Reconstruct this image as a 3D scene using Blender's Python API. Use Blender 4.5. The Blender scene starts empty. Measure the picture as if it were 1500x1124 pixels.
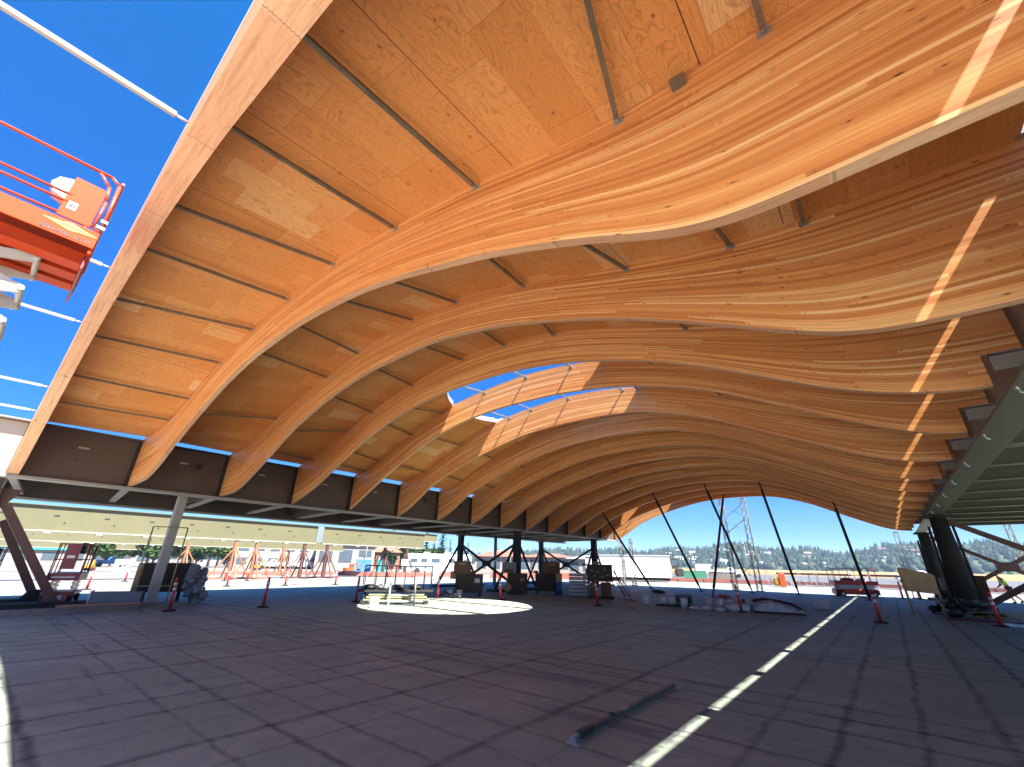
import bpy, math, random
import numpy as np
from mathutils import Vector, Matrix
random.seed(7)
R=math.radians
sc=bpy.context.scene
COL=sc.collection
# ---------------------------------------------------------------- helpers
def tag(o,label=None,cat=None,group=None,kind=None):
    if label: o['label']=label
    if cat: o['category']=cat
    if group: o['group']=group
    if kind: o['kind']=kind
    return o
def empty(name,loc=(0,0,0),rz=0,label=None,cat=None,group=None):
    o=bpy.data.objects.new(name,None); COL.objects.link(o); o.location=loc; o.rotation_euler=(0,0,rz)
    o.empty_display_size=.2
    return tag(o,label,cat,group)
class MB:
    def __init__(s): s.v=[];s.f=[];s.m=[];s.uv=[];s.sm=[]
    def face(s,idx,m=0,uv=None,sm=False): s.f.append(tuple(idx));s.m.append(m);s.uv.append(uv);s.sm.append(sm)
    def verts(s,pts): n=len(s.v); s.v+= [tuple(p) for p in pts]; return n
    def hexa(s,p,m=0):   # 8 points: bottom 0-3 ccw, top 4-7
        n=s.verts(p)
        for q in ((3,2,1,0),(4,5,6,7),(0,1,5,4),(1,2,6,5),(2,3,7,6),(3,0,4,7)): s.face([n+i for i in q],m)
        return s
    def box(s,x0,x1,y0,y1,z0,z1,m=0):
        return s.hexa([(x0,y0,z0),(x1,y0,z0),(x1,y1,z0),(x0,y1,z0),(x0,y0,z1),(x1,y0,z1),(x1,y1,z1),(x0,y1,z1)],m)
    def bar(s,p0,p1,w,h,m=0,up=(0,0,1)):
        a=Vector(p0);b=Vector(p1);d=(b-a).normalized();u=Vector(up)
        if abs(d.dot(u))>.98: u=Vector((0,1,0))
        r=d.cross(u).normalized();u=r.cross(d)
        r*=w/2;u*=h/2
        return s.hexa([a-r-u,a+r-u,b+r-u,b-r-u,a-r+u,a+r+u,b+r+u,b-r+u],m)
    def tube(s,p0,p1,r0,r1=None,n=8,m=0,caps=True,sm=True):
        if r1 is None: r1=r0
        a=Vector(p0);b=Vector(p1);d=(b-a).normalized();u=Vector((0,0,1))
        if abs(d.dot(u))>.98: u=Vector((0,1,0))
        x=d.cross(u).normalized();y=d.cross(x).normalized()
        k=s.verts([a+(x*math.cos(t)+y*math.sin(t))*r0 for t in [2*math.pi*i/n for i in range(n)]]+[b+(x*math.cos(t)+y*math.sin(t))*r1 for t in [2*math.pi*i/n for i in range(n)]])
        for i in range(n):
            j=(i+1)%n; s.face((k+i,k+n+i,k+n+j,k+j),m,None,sm)
        if caps: s.face([k+i for i in range(n)],m); s.face([k+n+i for i in reversed(range(n))],m)
        return s
    def path(s,pts,r,n=8,m=0):
        for a,b in zip(pts,pts[1:]): s.tube(a,b,r,n=n,m=m)
        return s
    def ball(s,c,r,seg=10,rings=6,m=0,sx=1,sy=1,sz=1,jit=0):
        base=s.verts([(c[0],c[1],c[2]-r*sz)])
        for i in range(1,rings):
            t=math.pi*i/rings
            for j in range(seg):
                q=2*math.pi*j/seg; k=1+(random.random()-.5)*jit
                s.v.append((c[0]+r*sx*k*math.sin(t)*math.cos(q),c[1]+r*sy*k*math.sin(t)*math.sin(q),c[2]-r*sz*k*math.cos(t)))
        s.v.append((c[0],c[1],c[2]+r*sz)); top=len(s.v)-1
        for j in range(seg):
            s.face((base,base+1+(j+1)%seg,base+1+j),m,None,True)
            for i in range(rings-2):
                a=base+1+i*seg;b=a+seg
                s.face((a+j,a+(j+1)%seg,b+(j+1)%seg,b+j),m,None,True)
            a=base+1+(rings-2)*seg
            s.face((a+j,a+(j+1)%seg,top),m,None,True)
        return s
    def prism(s,poly,axis,a,b,m=0):
        # poly: 2D pts, extruded along axis ('x','y','z') from a to b
        def P(q,t): return {'x':(t,q[0],q[1]),'y':(q[0],t,q[1]),'z':(q[0],q[1],t)}[axis]
        n=len(poly);k=s.verts([P(q,a) for q in poly]+[P(q,b) for q in poly])
        for i in range(n):
            j=(i+1)%n; s.face((k+i,k+j,k+n+j,k+n+i),m)
        s.face([k+i for i in reversed(range(n))],m); s.face([k+n+i for i in range(n)],m)
        return s
    def quad(s,a,b,c,d,m=0,uv=None):
        k=s.verts([a,b,c,d]); s.face((k,k+1,k+2,k+3),m,uv); return s
    def build(s,name,mats,parent=None,bevel=0,fix=True):
        me=bpy.data.meshes.new(name); me.from_pydata(s.v,[],s.f)
        if not isinstance(mats,(list,tuple)): mats=[mats]
        for m in mats: me.materials.append(m)
        for p,mi,sm in zip(me.polygons,s.m,s.sm): p.material_index=mi; p.use_smooth=sm
        if any(u is not None for u in s.uv):
            L=me.uv_layers.new(name='UVMap').data
            for p,u in zip(me.polygons,s.uv):
                if u is not None:
                    for li,w in zip(p.loop_indices,u): L[li].uv=w
        elif fix:
            import bmesh
            bm=bmesh.new(); bm.from_mesh(me); bmesh.ops.recalc_face_normals(bm,faces=bm.faces); bm.to_mesh(me); bm.free()
        o=bpy.data.objects.new(name,me); COL.objects.link(o)
        if parent is not None: o.parent=parent
        if bevel:
            b=o.modifiers.new('bevel','BEVEL'); b.width=bevel; b.segments=2; b.limit_method='ANGLE'
        return o
def copy_tree(o,parent=None):
    c=o.copy(); COL.objects.link(c); c.parent=parent
    for ch in list(o.children): copy_tree(ch,c)
    return c
def pchip(xs,ys):
    xs=np.array(xs,float);ys=np.array(ys,float);h=np.diff(xs);d=np.diff(ys)/h
    m=np.zeros_like(ys);m[0]=d[0];m[-1]=d[-1]
    for i in range(1,len(xs)-1):
        if d[i-1]*d[i]>0:
            w1=2*h[i]+h[i-1];w2=h[i]+2*h[i-1];m[i]=(w1+w2)/(w1/d[i-1]+w2/d[i])
    def f(x):
        x=np.clip(x,xs[0],xs[-1]);i=np.clip(np.searchsorted(xs,x)-1,0,len(h)-1);t=(x-xs[i])/h[i]
        return float(ys[i]*(1+2*t)*(1-t)**2+h[i]*m[i]*t*(1-t)**2+ys[i+1]*t*t*(3-2*t)+h[i]*m[i+1]*t*t*(t-1))
    return f
# ---------------------------------------------------------------- materials
class NT:
    def __init__(s,name):
        s.mat=bpy.data.materials.new(name); s.mat.use_nodes=True; s.t=s.mat.node_tree; s.n=s.t.nodes; s.l=s.t.links
        s.b=s.n['Principled BSDF']
    def node(s,typ,**k):
        n=s.n.new(typ)
        for a,v in k.items(): setattr(n,a,v)
        return n
    def link(s,a,b): s.l.new(a,b)
    def val(s,sock,v):
        if hasattr(v,'links') or hasattr(v,'is_output'): s.l.new(v,sock)
        else: sock.default_value=v
    def math(s,op,a,b=None,c=None,clamp=False):
        n=s.node('ShaderNodeMath',operation=op,use_clamp=clamp); s.val(n.inputs[0],a)
        if b is not None: s.val(n.inputs[1],b)
        if c is not None: s.val(n.inputs[2],c)
        return n.outputs[0]
    def comb(s,x,y,z=0):
        n=s.node('ShaderNodeCombineXYZ'); s.val(n.inputs[0],x);s.val(n.inputs[1],y);s.val(n.inputs[2],z); return n.outputs[0]
    def sep(s,v): n=s.node('ShaderNodeSeparateXYZ'); s.link(v,n.inputs[0]); return n.outputs
    def noise(s,vec,scale=5,detail=4,rough=.5,dist=0,col=False):
        n=s.node('ShaderNodeTexNoise'); s.link(vec,n.inputs['Vector']); n.inputs['Scale'].default_value=scale
        n.inputs['Detail'].default_value=detail;n.inputs['Roughness'].default_value=rough;n.inputs['Distortion'].default_value=dist
        return n.outputs['Color' if col else 'Fac']
    def white(s,vec,col=False):
        n=s.node('ShaderNodeTexWhiteNoise',noise_dimensions='3D'); s.link(vec,n.inputs['Vector']); return n.outputs['Color' if col else 'Value']
    def vor(s,vec,scale=1,out='Distance',rand=1):
        n=s.node('ShaderNodeTexVoronoi'); s.link(vec,n.inputs['Vector']); n.inputs['Scale'].default_value=scale
        n.inputs['Randomness'].default_value=rand; return n.outputs[out]
    def ramp(s,fac,stops,interp='LINEAR'):
        n=s.node('ShaderNodeValToRGB'); s.link(fac,n.inputs[0]); cr=n.color_ramp; cr.interpolation=interp
        while len(cr.elements)<len(stops): cr.elements.new(.5)
        for e,(p,c) in zip(cr.elements,stops): e.position=p; e.color=(c[0],c[1],c[2],1) if not isinstance(c,(int,float)) else (c,c,c,1)
        return n.outputs[0]
    def mix(s,f,a,b,mode='MIX'):
        n=s.node('ShaderNodeMix',data_type='RGBA',blend_type=mode); s.val(n.inputs[0],f)
        for k,v in ((6,a),(7,b)):
            if hasattr(v,'is_output'): s.l.new(v,n.inputs[k])
            else: n.inputs[k].default_value=(v[0],v[1],v[2],1)
        return n.outputs[2]
    def sstep(s,x,a,b):
        n=s.node('ShaderNodeMapRange',interpolation_type='SMOOTHSTEP'); s.val(n.inputs[0],x); n.inputs[1].default_value=a;n.inputs[2].default_value=b
        return n.outputs[0]
    def coord(s,kind='Object'): return s.node('ShaderNodeTexCoord').outputs[kind]
    def bump(s,h,strength=.3,dist=.01):
        n=s.node('ShaderNodeBump'); s.link(h,n.inputs['Height']); n.inputs['Strength'].default_value=strength; n.inputs['Distance'].default_value=dist
        s.link(n.outputs[0],s.b.inputs['Normal'])
    def out(s,col,rough=.6,metal=0,spec=None):
        s.val(s.b.inputs['Base Color'],col if hasattr(col,'is_output') else (*col,1)); s.val(s.b.inputs['Roughness'],rough); s.b.inputs['Metallic'].default_value=metal
        if spec is not None: s.b.inputs['Specular IOR Level'].default_value=spec
        return s.mat
def plain(name,c,rough=.5,metal=0,var=.12,scale=3,dirt=0.0,dirtc=(.12,.1,.08),bump=0):
    t=NT(name); co=t.coord(); nz=t.noise(co,scale,5,.6)
    base=t.ramp(nz,[(.3,[x*(1-var) for x in c]),(.7,[min(1,x*(1+var)) for x in c])])
    if dirt:
        d=t.noise(co,scale*2.3,6,.7); m=t.sstep(d,.52,.75); m=t.math('MULTIPLY',m,dirt); base=t.mix(m,base,dirtc)
    rr=t.math('MULTIPLY_ADD',nz,.25,rough-.12)
    if bump: t.bump(t.noise(co,scale*12,4,.6),bump,.01)
    return t.out(base,rr,metal)

def mat_glulam(soffit=False):
    t=NT('glulam_soffit' if soffit else 'glulam_side'); uv=t.coord('UV'); x,y,_=t.sep(uv)
    oi=t.node('ShaderNodeObjectInfo').outputs['Random']
    seed=t.math('MULTIPLY',oi,37.0)
    if soffit:
        row=t.math('FLOOR',t.math('MULTIPLY',y,1.0/.6)); blen=2.6
    else:
        row=t.math('FLOOR',t.math('DIVIDE',y,.042)); blen=4.2
    r1=t.white(t.comb(row,seed,1.3))
    bx=t.math('FLOOR',t.math('ADD',t.math('DIVIDE',x,blen),t.math('MULTIPLY',r1,9.0)))
    r2=t.white(t.comb(row,bx,seed))
    r3=t.white(t.comb(bx,row,t.math('ADD',seed,5.0)))
    if soffit:
        base=t.ramp(r2,[(0,(.72,.37,.19)),(.5,(.77,.42,.22)),(1,(.80,.48,.26))])
    else:
        base=t.ramp(r2,[(0,(.53,.18,.045)),(.22,(.67,.255,.07)),(.62,(.77,.325,.095)),(.84,(.84,.42,.14)),(1,(.92,.58,.25))])
    # long grain streaks
    g=t.noise(t.comb(t.math('MULTIPLY',x,.9),t.math('MULTIPLY',y,55.0),seed),1.0,5,.65,.3)
    g2=t.noise(t.comb(t.math('MULTIPLY',x,.35),t.math('MULTIPLY',y,26.0),seed),1.0,3,.55,.6)
    base=t.mix(t.sstep(g,.42,.72),base,t.mix(.5,base,(.36,.15,.06),'MIX'))
    base=t.mix(t.math('MULTIPLY',t.sstep(g2,.5,.72),.16),base,(.38,.16,.062))
    # cathedral figure
    cg=t.noise(t.comb(t.math('ADD',t.math('MULTIPLY',x,.55),t.math('MULTIPLY',r2,20)),t.math('MULTIPLY',y,14.0 if not soffit else 6.0),seed),1.0,2,.5,.4)
    ring=t.math('SINE',t.math('MULTIPLY',cg,46.0 if not soffit else 90.0))
    base=t.mix(t.math('MULTIPLY',t.sstep(ring,.35,1.0),.15 if not soffit else .12),base,(.34,.15,.06))
    # knots: dark ovals on some boards
    kv=t.comb(t.math('MULTIPLY',x,3.6),t.math('MULTIPLY',y,15.0 if not soffit else 9.0),seed)
    d=t.vor(kv,1.0); kc=t.vor(kv,1.0,'Color'); kr=t.sep(kc)[0]
    wob=t.noise(t.comb(t.math('MULTIPLY',x,30),t.math('MULTIPLY',y,60),seed),1.0,2)
    dd=t.math('ADD',d,t.math('MULTIPLY',t.math('SUBTRACT',wob,.5),.10))
    size=t.math('MULTIPLY',t.sstep(kr,.30,1.0),.125 if not soffit else .09)
    k=t.math('SUBTRACT',1.0,t.sstep(t.math('SUBTRACT',dd,size),-.03,.012))
    k=t.math('MULTIPLY',k,t.math('GREATER_THAN',kr,.46))
    halo=t.math('SUBTRACT',1.0,t.sstep(t.math('SUBTRACT',dd,size),0,.14))
    halo=t.math('MULTIPLY',t.math('MULTIPLY',halo,t.math('GREATER_THAN',kr,.52)),.40)
    base=t.mix(halo,base,(.32,.12,.045))
    base=t.mix(t.math('MULTIPLY',k,.93),base,(.07,.028,.014))
    # glue lines / finger joints
    fy=t.math('FRACT',t.math('DIVIDE',y,.042)); 
    gl=t.math('MULTIPLY',t.math('LESS_THAN',fy,.08),.28)
    if not soffit: base=t.mix(gl,base,(.30,.12,.05))
    fx=t.math('FRACT',t.math('ADD',t.math('DIVIDE',x,blen),t.math('MULTIPLY',r1,9.0)))
    zz=t.math('MULTIPLY',t.math('SINE',t.math('MULTIPLY',y,420.0)),.003)
    fj=t.math('MULTIPLY',t.math('LESS_THAN',t.math('ABSOLUTE',t.math('SUBTRACT',fx,t.math('ADD',zz,.012))),.0016 if not soffit else .003),.6)
    base=t.mix(fj,base,(.20,.08,.03))
    # finishing stains: broad greyish wash
    st=t.noise(t.comb(t.math('MULTIPLY',x,.25),t.math('MULTIPLY',y,.8),seed),1.0,3,.6)
    base=t.mix(t.math('MULTIPLY',t.sstep(st,.5,.85),.10),base,(.62,.42,.28))
    t.bump(t.math('ADD',g,t.math('MULTIPLY',fy,.3)),.12,.004)
    return t.out(base,t.math('MULTIPLY_ADD',g,.2,.36),0,.35)
def mat_ply():
    t=NT('mass_plywood'); uv=t.coord('UV'); x,y,_=t.sep(uv)   # x across panels (arch dir), y along span
    oi=t.node('ShaderNodeObjectInfo').outputs['Random']; seed=t.math('MULTIPLY',oi,91.0)
    row=t.math('FLOOR',t.math('DIVIDE',x,.62)); r1=t.white(t.comb(row,seed,2))
    off=t.math('ADD',t.math('DIVIDE',y,1.35),t.math('MULTIPLY',r1,7.0)); bx=t.math('FLOOR',off)
    r2=t.white(t.comb(row,bx,seed)); r3=t.white(t.comb(bx,row,t.math('ADD',seed,3.0)))
    base=t.ramp(r2,[(0,(.70,.29,.078)),(.5,(.75,.325,.092)),(.88,(.79,.365,.112)),(.95,(.82,.44,.16)),(1,(.84,.52,.24))])
    cg=t.noise(t.comb(t.math('ADD',t.math('MULTIPLY',x,4.2),t.math('MULTIPLY',r2,40)),t.math('ADD',t.math('MULTIPLY',y,1.15),t.math('MULTIPLY',r3,30)),seed),1.0,2.0,.42,1.0)
    f=t.math('FRACT',t.math('MULTIPLY',cg,17.0)); line=t.math('MULTIPLY',t.sstep(f,.55,.93),t.math('SUBTRACT',1.0,t.sstep(f,.94,1.0)))
    br=t.noise(t.comb(t.math('MULTIPLY',x,1.2),t.math('MULTIPLY',y,.5),seed),1.0,2)
    base=t.mix(t.math('MULTIPLY',line,t.math('MULTIPLY_ADD',br,.65,.05)),base,(.33,.125,.04))
    fine=t.noise(t.comb(t.math('MULTIPLY',x,70),t.math('MULTIPLY',y,3.5),seed),1.0,4,.6)
    base=t.mix(t.math('MULTIPLY',t.sstep(fine,.45,.75),.35),base,(.40,.17,.065))
    kv=t.comb(t.math('MULTIPLY',x,5.2),t.math('MULTIPLY',y,4.0),seed); d=t.vor(kv,1.0); kr=t.sep(t.vor(kv,1.0,'Color'))[0]
    k=t.math('MULTIPLY',t.math('SUBTRACT',1.0,t.sstep(d,.045,.075)),t.math('GREATER_THAN',kr,.55))
    h=t.math('MULTIPLY',t.math('MULTIPLY',t.math('SUBTRACT',1.0,t.sstep(d,.05,.2)),t.math('GREATER_THAN',kr,.55)),.35)
    base=t.mix(h,base,(.34,.13,.045)); base=t.mix(t.math('MULTIPLY',k,.85),base,(.11,.04,.018))
    fx=t.math('FRACT',t.math('DIVIDE',x,.62)); fy=t.math('FRACT',off)
    seam=t.math('MULTIPLY',t.math('MAXIMUM',t.math('LESS_THAN',fx,.008),t.math('LESS_THAN',fy,.0045)),.5)
    fx2=t.math('FRACT',t.math('ADD',t.math('DIVIDE',x,2.48),.31)); seam=t.math('MAXIMUM',seam,t.math('LESS_THAN',fx2,.005))
    base=t.mix(seam,base,(.12,.05,.02))
    t.bump(t.math('ADD',line,fine),.08,.004)
    return t.out(base,.5,0,.3)
def mat_concrete():
    t=NT('jointed_concrete'); co=t.coord('Object'); x,y,_=t.sep(co)
    w=t.noise(co,1.6,5,.62); wc=t.noise(t.comb(t.math('ADD',x,31.0),y,4.0),1.6,5,.62)
    xx=t.math('ADD',x,t.math('MULTIPLY',t.math('SUBTRACT',w,.5),.22)); yy=t.math('ADD',y,t.math('MULTIPLY',t.math('SUBTRACT',wc,.5),.20))
    def lines(c,per,off,k,wd):
        u=t.math('DIVIDE',t.math('SUBTRACT',c,off),per); idx=t.math('FLOOR',t.math('ADD',u,.5)); dist=t.math('MULTIPLY',t.math('ABSOLUTE',t.math('SUBTRACT',u,idx)),per)
        rn=t.white(t.comb(idx,k,0)); wid=t.math('MULTIPLY_ADD',rn,wd,wd*.3)
        a=t.math('SUBTRACT',1.0,t.math('DIVIDE',dist,wid,clamp=True),clamp=True)
        return t.math('MULTIPLY',t.math('POWER',a,.7),t.math('MULTIPLY_ADD',rn,.95,.08)),rn
    lx,_r=lines(xx,.742,-3.87,3.0,.062); ly,_q=lines(yy,.635,1.69,8.0,.055)
    brk=t.noise(co,.55,4,.6); brk2=t.noise(t.comb(t.math('ADD',x,9.0),y,2.0),2.4,4,.65)
    # main joints: wider damp lines each third
    mx,_a=lines(xx,2.226,-3.87,5.0,.085)
    L=t.math('MAXIMUM',t.math('MAXIMUM',lx,ly),mx)
    L=t.math('MULTIPLY',L,t.math('MULTIPLY_ADD',t.sstep(brk,.30,.55),.6,.4))
    L=t.math('MULTIPLY',L,t.math('MULTIPLY_ADD',t.sstep(brk2,.30,.55),.5,.5))
    cross=t.math('MULTIPLY',t.math('MULTIPLY',t.math('POWER',lx,.5),t.math('POWER',ly,.5)),.8)
    L=t.math('ADD',L,cross,clamp=True)
    n1=t.noise(co,.35,6,.6); n2=t.noise(co,3.5,6,.7); n3=t.noise(co,45,3,.6)
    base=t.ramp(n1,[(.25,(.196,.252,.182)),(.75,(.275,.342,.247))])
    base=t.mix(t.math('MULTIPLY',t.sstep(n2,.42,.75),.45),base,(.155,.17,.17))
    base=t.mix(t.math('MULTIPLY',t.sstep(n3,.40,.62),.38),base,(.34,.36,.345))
    # trowel swirls / scuffs stretched along x
    sw=t.noise(t.comb(t.math('MULTIPLY',x,1.1),t.math('MULTIPLY',y,4.0),0),1.5,6,.7,.8)
    base=t.mix(t.math('MULTIPLY',t.sstep(sw,.55,.75),.35),base,(.125,.135,.14))
    du=t.noise(t.comb(x,y,3.0),.6,7,.72,.4); base=t.mix(t.math('MULTIPLY',t.sstep(du,.44,.68),.5),base,(.42,.44,.36))
    tw=t.noise(t.comb(t.math('MULTIPLY',x,.12),t.math('MULTIPLY',y,1.8),5.0),1.0,4,.6,.5); tk=t.math('MULTIPLY',t.sstep(tw,.60,.66),t.math('SUBTRACT',1.0,t.sstep(tw,.67,.72)))
    base=t.mix(t.math('MULTIPLY',tk,.6),base,(.10,.11,.115))
    # reddish dust and pale spots
    rd=t.noise(t.comb(x,y,7.0),.9,5,.65); base=t.mix(t.math('MULTIPLY',t.sstep(rd,.58,.75),.22),base,(.30,.24,.19))
    sp=t.vor(co,5.0); spr=t.sep(t.vor(co,5.0,'Color'))[0]
    spm=t.math('MULTIPLY',t.math('LESS_THAN',sp,.06),t.math('GREATER_THAN',spr,.93)); base=t.mix(t.math('MULTIPLY',spm,.7),base,(.55,.54,.52))
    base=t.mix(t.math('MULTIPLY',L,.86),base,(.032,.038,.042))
    # far out: plain paler tarmac joints fade
    t.bump(t.math('ADD',t.math('MULTIPLY',n3,.5),t.math('MULTIPLY',L,-1.0)),.25,.01)
    return t.out(base,t.math('MULTIPLY_ADD',n2,.3,.5),0,.35)
M={}
M['side']=mat_glulam(False); M['soffit']=mat_glulam(True); M['ply']=mat_ply(); M['conc']=mat_concrete()
def mat_apron(k=1.0,nm='pale_bounce_concrete'):
    t=NT(nm); co=t.coord('Object'); x,y,_=t.sep(co)
    n1=t.noise(co,.12,5,.6); st=t.noise(t.comb(t.math('MULTIPLY',x,.25),t.math('MULTIPLY',y,.03),0),1.0,5,.65); n3=t.noise(co,30,3,.6)
    base=t.ramp(n1,[(.3,(.47*k,.45*k,.42*k)),(.7,(.57*k,.555*k,.52*k))])
    base=t.mix(t.math('MULTIPLY',t.sstep(st,.5,.75),.5),base,(.26*k,.255*k,.25*k))
    fx=t.math('FRACT',t.math('DIVIDE',x,6.1)); fy=t.math('FRACT',t.math('DIVIDE',y,6.1))
    L=t.math('MAXIMUM',t.math('LESS_THAN',fx,.014),t.math('LESS_THAN',fy,.014)); base=t.mix(t.math('MULTIPLY',L,.6),base,(.14*k,.13*k,.13*k))
    base=t.mix(t.math('MULTIPLY',n3,.2),base,(.6*k,.58*k,.55*k)); return t.out(base,.75,0,.3)
M['apron']=mat_apron(); M['apron_dim']=mat_apron(.36,'dimmed_apron_concrete')  # one concrete twice: bright for bounce, dimmed where direct sun would clip
M['brownsteel']=plain('bronze_primed_steel',(.095,.066,.048),.55,0,.15,1.5,.25,(.06,.05,.04))
M['beigesteel']=plain('pale_primed_steel',(.42,.39,.34),.55,0,.06,1)
M['greysteel']=plain('grey_primed_steel',(.30,.29,.25),.55,0,.1,2,.2)
M['olive']=plain('olive_primed_steel',(.10,.098,.055),.6,0,.12,.8,.25,(.12,.11,.07))
M['yellowsteel']=plain('khaki_primed_steel',(.108,.100,.047),.65,0,.08,.35,.15,(.085,.078,.04))
M['dark']=plain('dark_steel',(.022,.020,.018),.85,0,.2,3)
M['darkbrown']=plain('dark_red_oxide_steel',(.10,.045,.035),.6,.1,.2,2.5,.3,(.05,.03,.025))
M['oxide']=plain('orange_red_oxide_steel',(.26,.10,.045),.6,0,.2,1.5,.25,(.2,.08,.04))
M['strut']=plain('zinc_strut_steel',(.24,.22,.16),.4,.6,.2,4,.3)
M['galv']=plain('galvanised_steel',(.42,.43,.43),.38,.7,.12,9)
M['white']=plain('white_paint',(.78,.78,.76),.45,0,.04,2)
M['black']=plain('black_plastic',(.015,.015,.016),.5,0,.2,4)
M['rubber']=plain('black_rubber',(.02,.02,.02),.8,0,.2,8)
# ---------------------------------------------------------------- roof geometry
S=3.05; Y0=.14; TH=.13
XL=-21.4
bot={0:[(-21.4,4.22),(-20,4.36),(-19.2,4.62),(-17.7,5.2),(-15.3,5.95),(-14,6.4),(-11.8,6.72),(-9.6,6.78),(-7.7,6.68),(-5.6,6.3),(-4.4,6.0),(-3,5.5),(-2.1,5.2),(-1.2,4.8),(-.7,4.6),(-.3,4.52),(0,4.5),(2.2,4.5)],
1:[(-21.4,4.24),(-19.2,4.27),(-18.14,4.52),(-16.77,5.11),(-14.6,5.90),(-13.2,6.32),(-11.3,6.64),(-9.4,6.72),(-7.2,6.57),(-5.25,6.21),(-4.15,5.90),(-3.13,5.59),(-2.35,5.30),(-1.88,5.12),(-1.23,4.81),(-.72,4.58),(-.36,4.50),(0,4.48),(.43,4.49),(2.2,4.5)],
2:[(-21.4,4.25),(-20.1,4.28),(-17.74,5.13),(-15.55,6.18),(-13.2,6.87),(-10.79,7.22),(-8.44,7.26),(-6.19,6.97),(-4.39,6.51),(-2.63,5.90),(-1.34,5.32),(-.74,5.02),(0,4.66),(.33,4.54),(.87,4.46),(2.2,4.44)],
4:[(-21.4,4.28),(-20.5,4.74),(-18,5.98),(-15.03,7.13),(-12.29,7.66),(-10.5,7.76),(-8.66,7.72),(-6.15,7.47),(-3.85,6.91),(-2.36,6.33),(-1.35,5.79),(.35,4.9),(1.06,4.6),(1.5,4.47),(2.2,4.42)],
5:[(-21.4,4.2),(-20.6,4.5),(-18.35,5.76),(-15.4,6.75),(-14.1,7.08),(-12,7.48),(-10.6,7.6),(-9.2,7.63),(-7.8,7.6),(-6.4,7.48),(-4.9,7.1),(-3.84,6.72),(-1.9,5.77),(-.6,5.15),(.54,4.65),(1.3,4.47),(2.2,4.42)]}
top={0:[(-21.4,6.0),(-18.1,6.2),(-16.5,6.6),(-14.2,7.25),(-12,7.5),(-10.1,7.62),(-7.9,7.58),(-5.5,7.3),(-3.4,6.95),(-2.2,6.65),(-1.2,6.47),(0,6.42),(2.4,6.4)],
1:[(-21.4,6.1),(-18.1,6.27),(-16.5,6.66),(-14.2,7.31),(-12,7.66),(-10.1,7.82),(-7.9,7.82),(-5.5,7.48),(-3.4,7.07),(-2.2,6.73),(-1.2,6.5),(0,6.43),(2.4,6.4)],
2:[(-21.4,6.06),(-19.5,6.3),(-17.2,6.94),(-13.7,7.78),(-11.9,8.15),(-9.1,8.38),(-7.2,8.21),(-5,7.75),(-2.7,7.05),(-.7,6.58),(.2,6.48),(2.4,6.38)],
4:[(-21.5,6.1),(-20,6.35),(-18,7.1),(-15.8,7.95),(-13.79,8.49),(-11.83,8.75),(-9.6,8.87),(-7.46,8.72),(-6.08,8.48),(-3.9,7.8),(-1.6,6.95),(-.2,6.57),(2.4,6.4)]}
zb={};zt={}
for n in range(15):
    if n in (0,1,2): zb[n]=pchip(*zip(*bot[n])); zt[n]=pchip(*zip(*top[n]))
_b4=pchip(*zip(*bot[4]));_b5=pchip(*zip(*bot[5]));_t4=pchip(*zip(*top[4]))
zb[3]=lambda x:(zb[2](x)+_b4(x))/2; zt[3]=lambda x:(zt[2](x)+_t4(x))/2
zb[4]=_b4; zt[4]=_t4
for n in range(5,15): zb[n]=_b5; zt[n]=_t4
def smooth(f,r=.45):
    def g_(x):
        w=0;t=0
        for k in (-1,-.66,-.33,0,.33,.66,1):
            c=math.exp(-1.5*k*k); rr=r*min(1,(x+21.45)/.9,(2.45-x)/.9) if x>-21.4 else 0; t+=c*f(x+k*max(rr,0)); w+=c
        return t/w
    return g_
for n in range(15): zb[n]=smooth(zb[n],.55); zt[n]=smooth(zt[n],.7)
XR=1.9
def arc_samples(n):
    xs=[XL+(2.36-XL)*i/260 for i in range(261)]
    u=[0]
    for a,b in zip(xs,xs[1:]): u.append(u[-1]+math.hypot(b-a,zb[n](b)-zb[n](a)))
    return xs,u
roof=empty('timber_roof',(0,0,0),0,'huge curved roof of orange glulam arches and plywood deck, standing on steel girders','roof')
beams=[]
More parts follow.
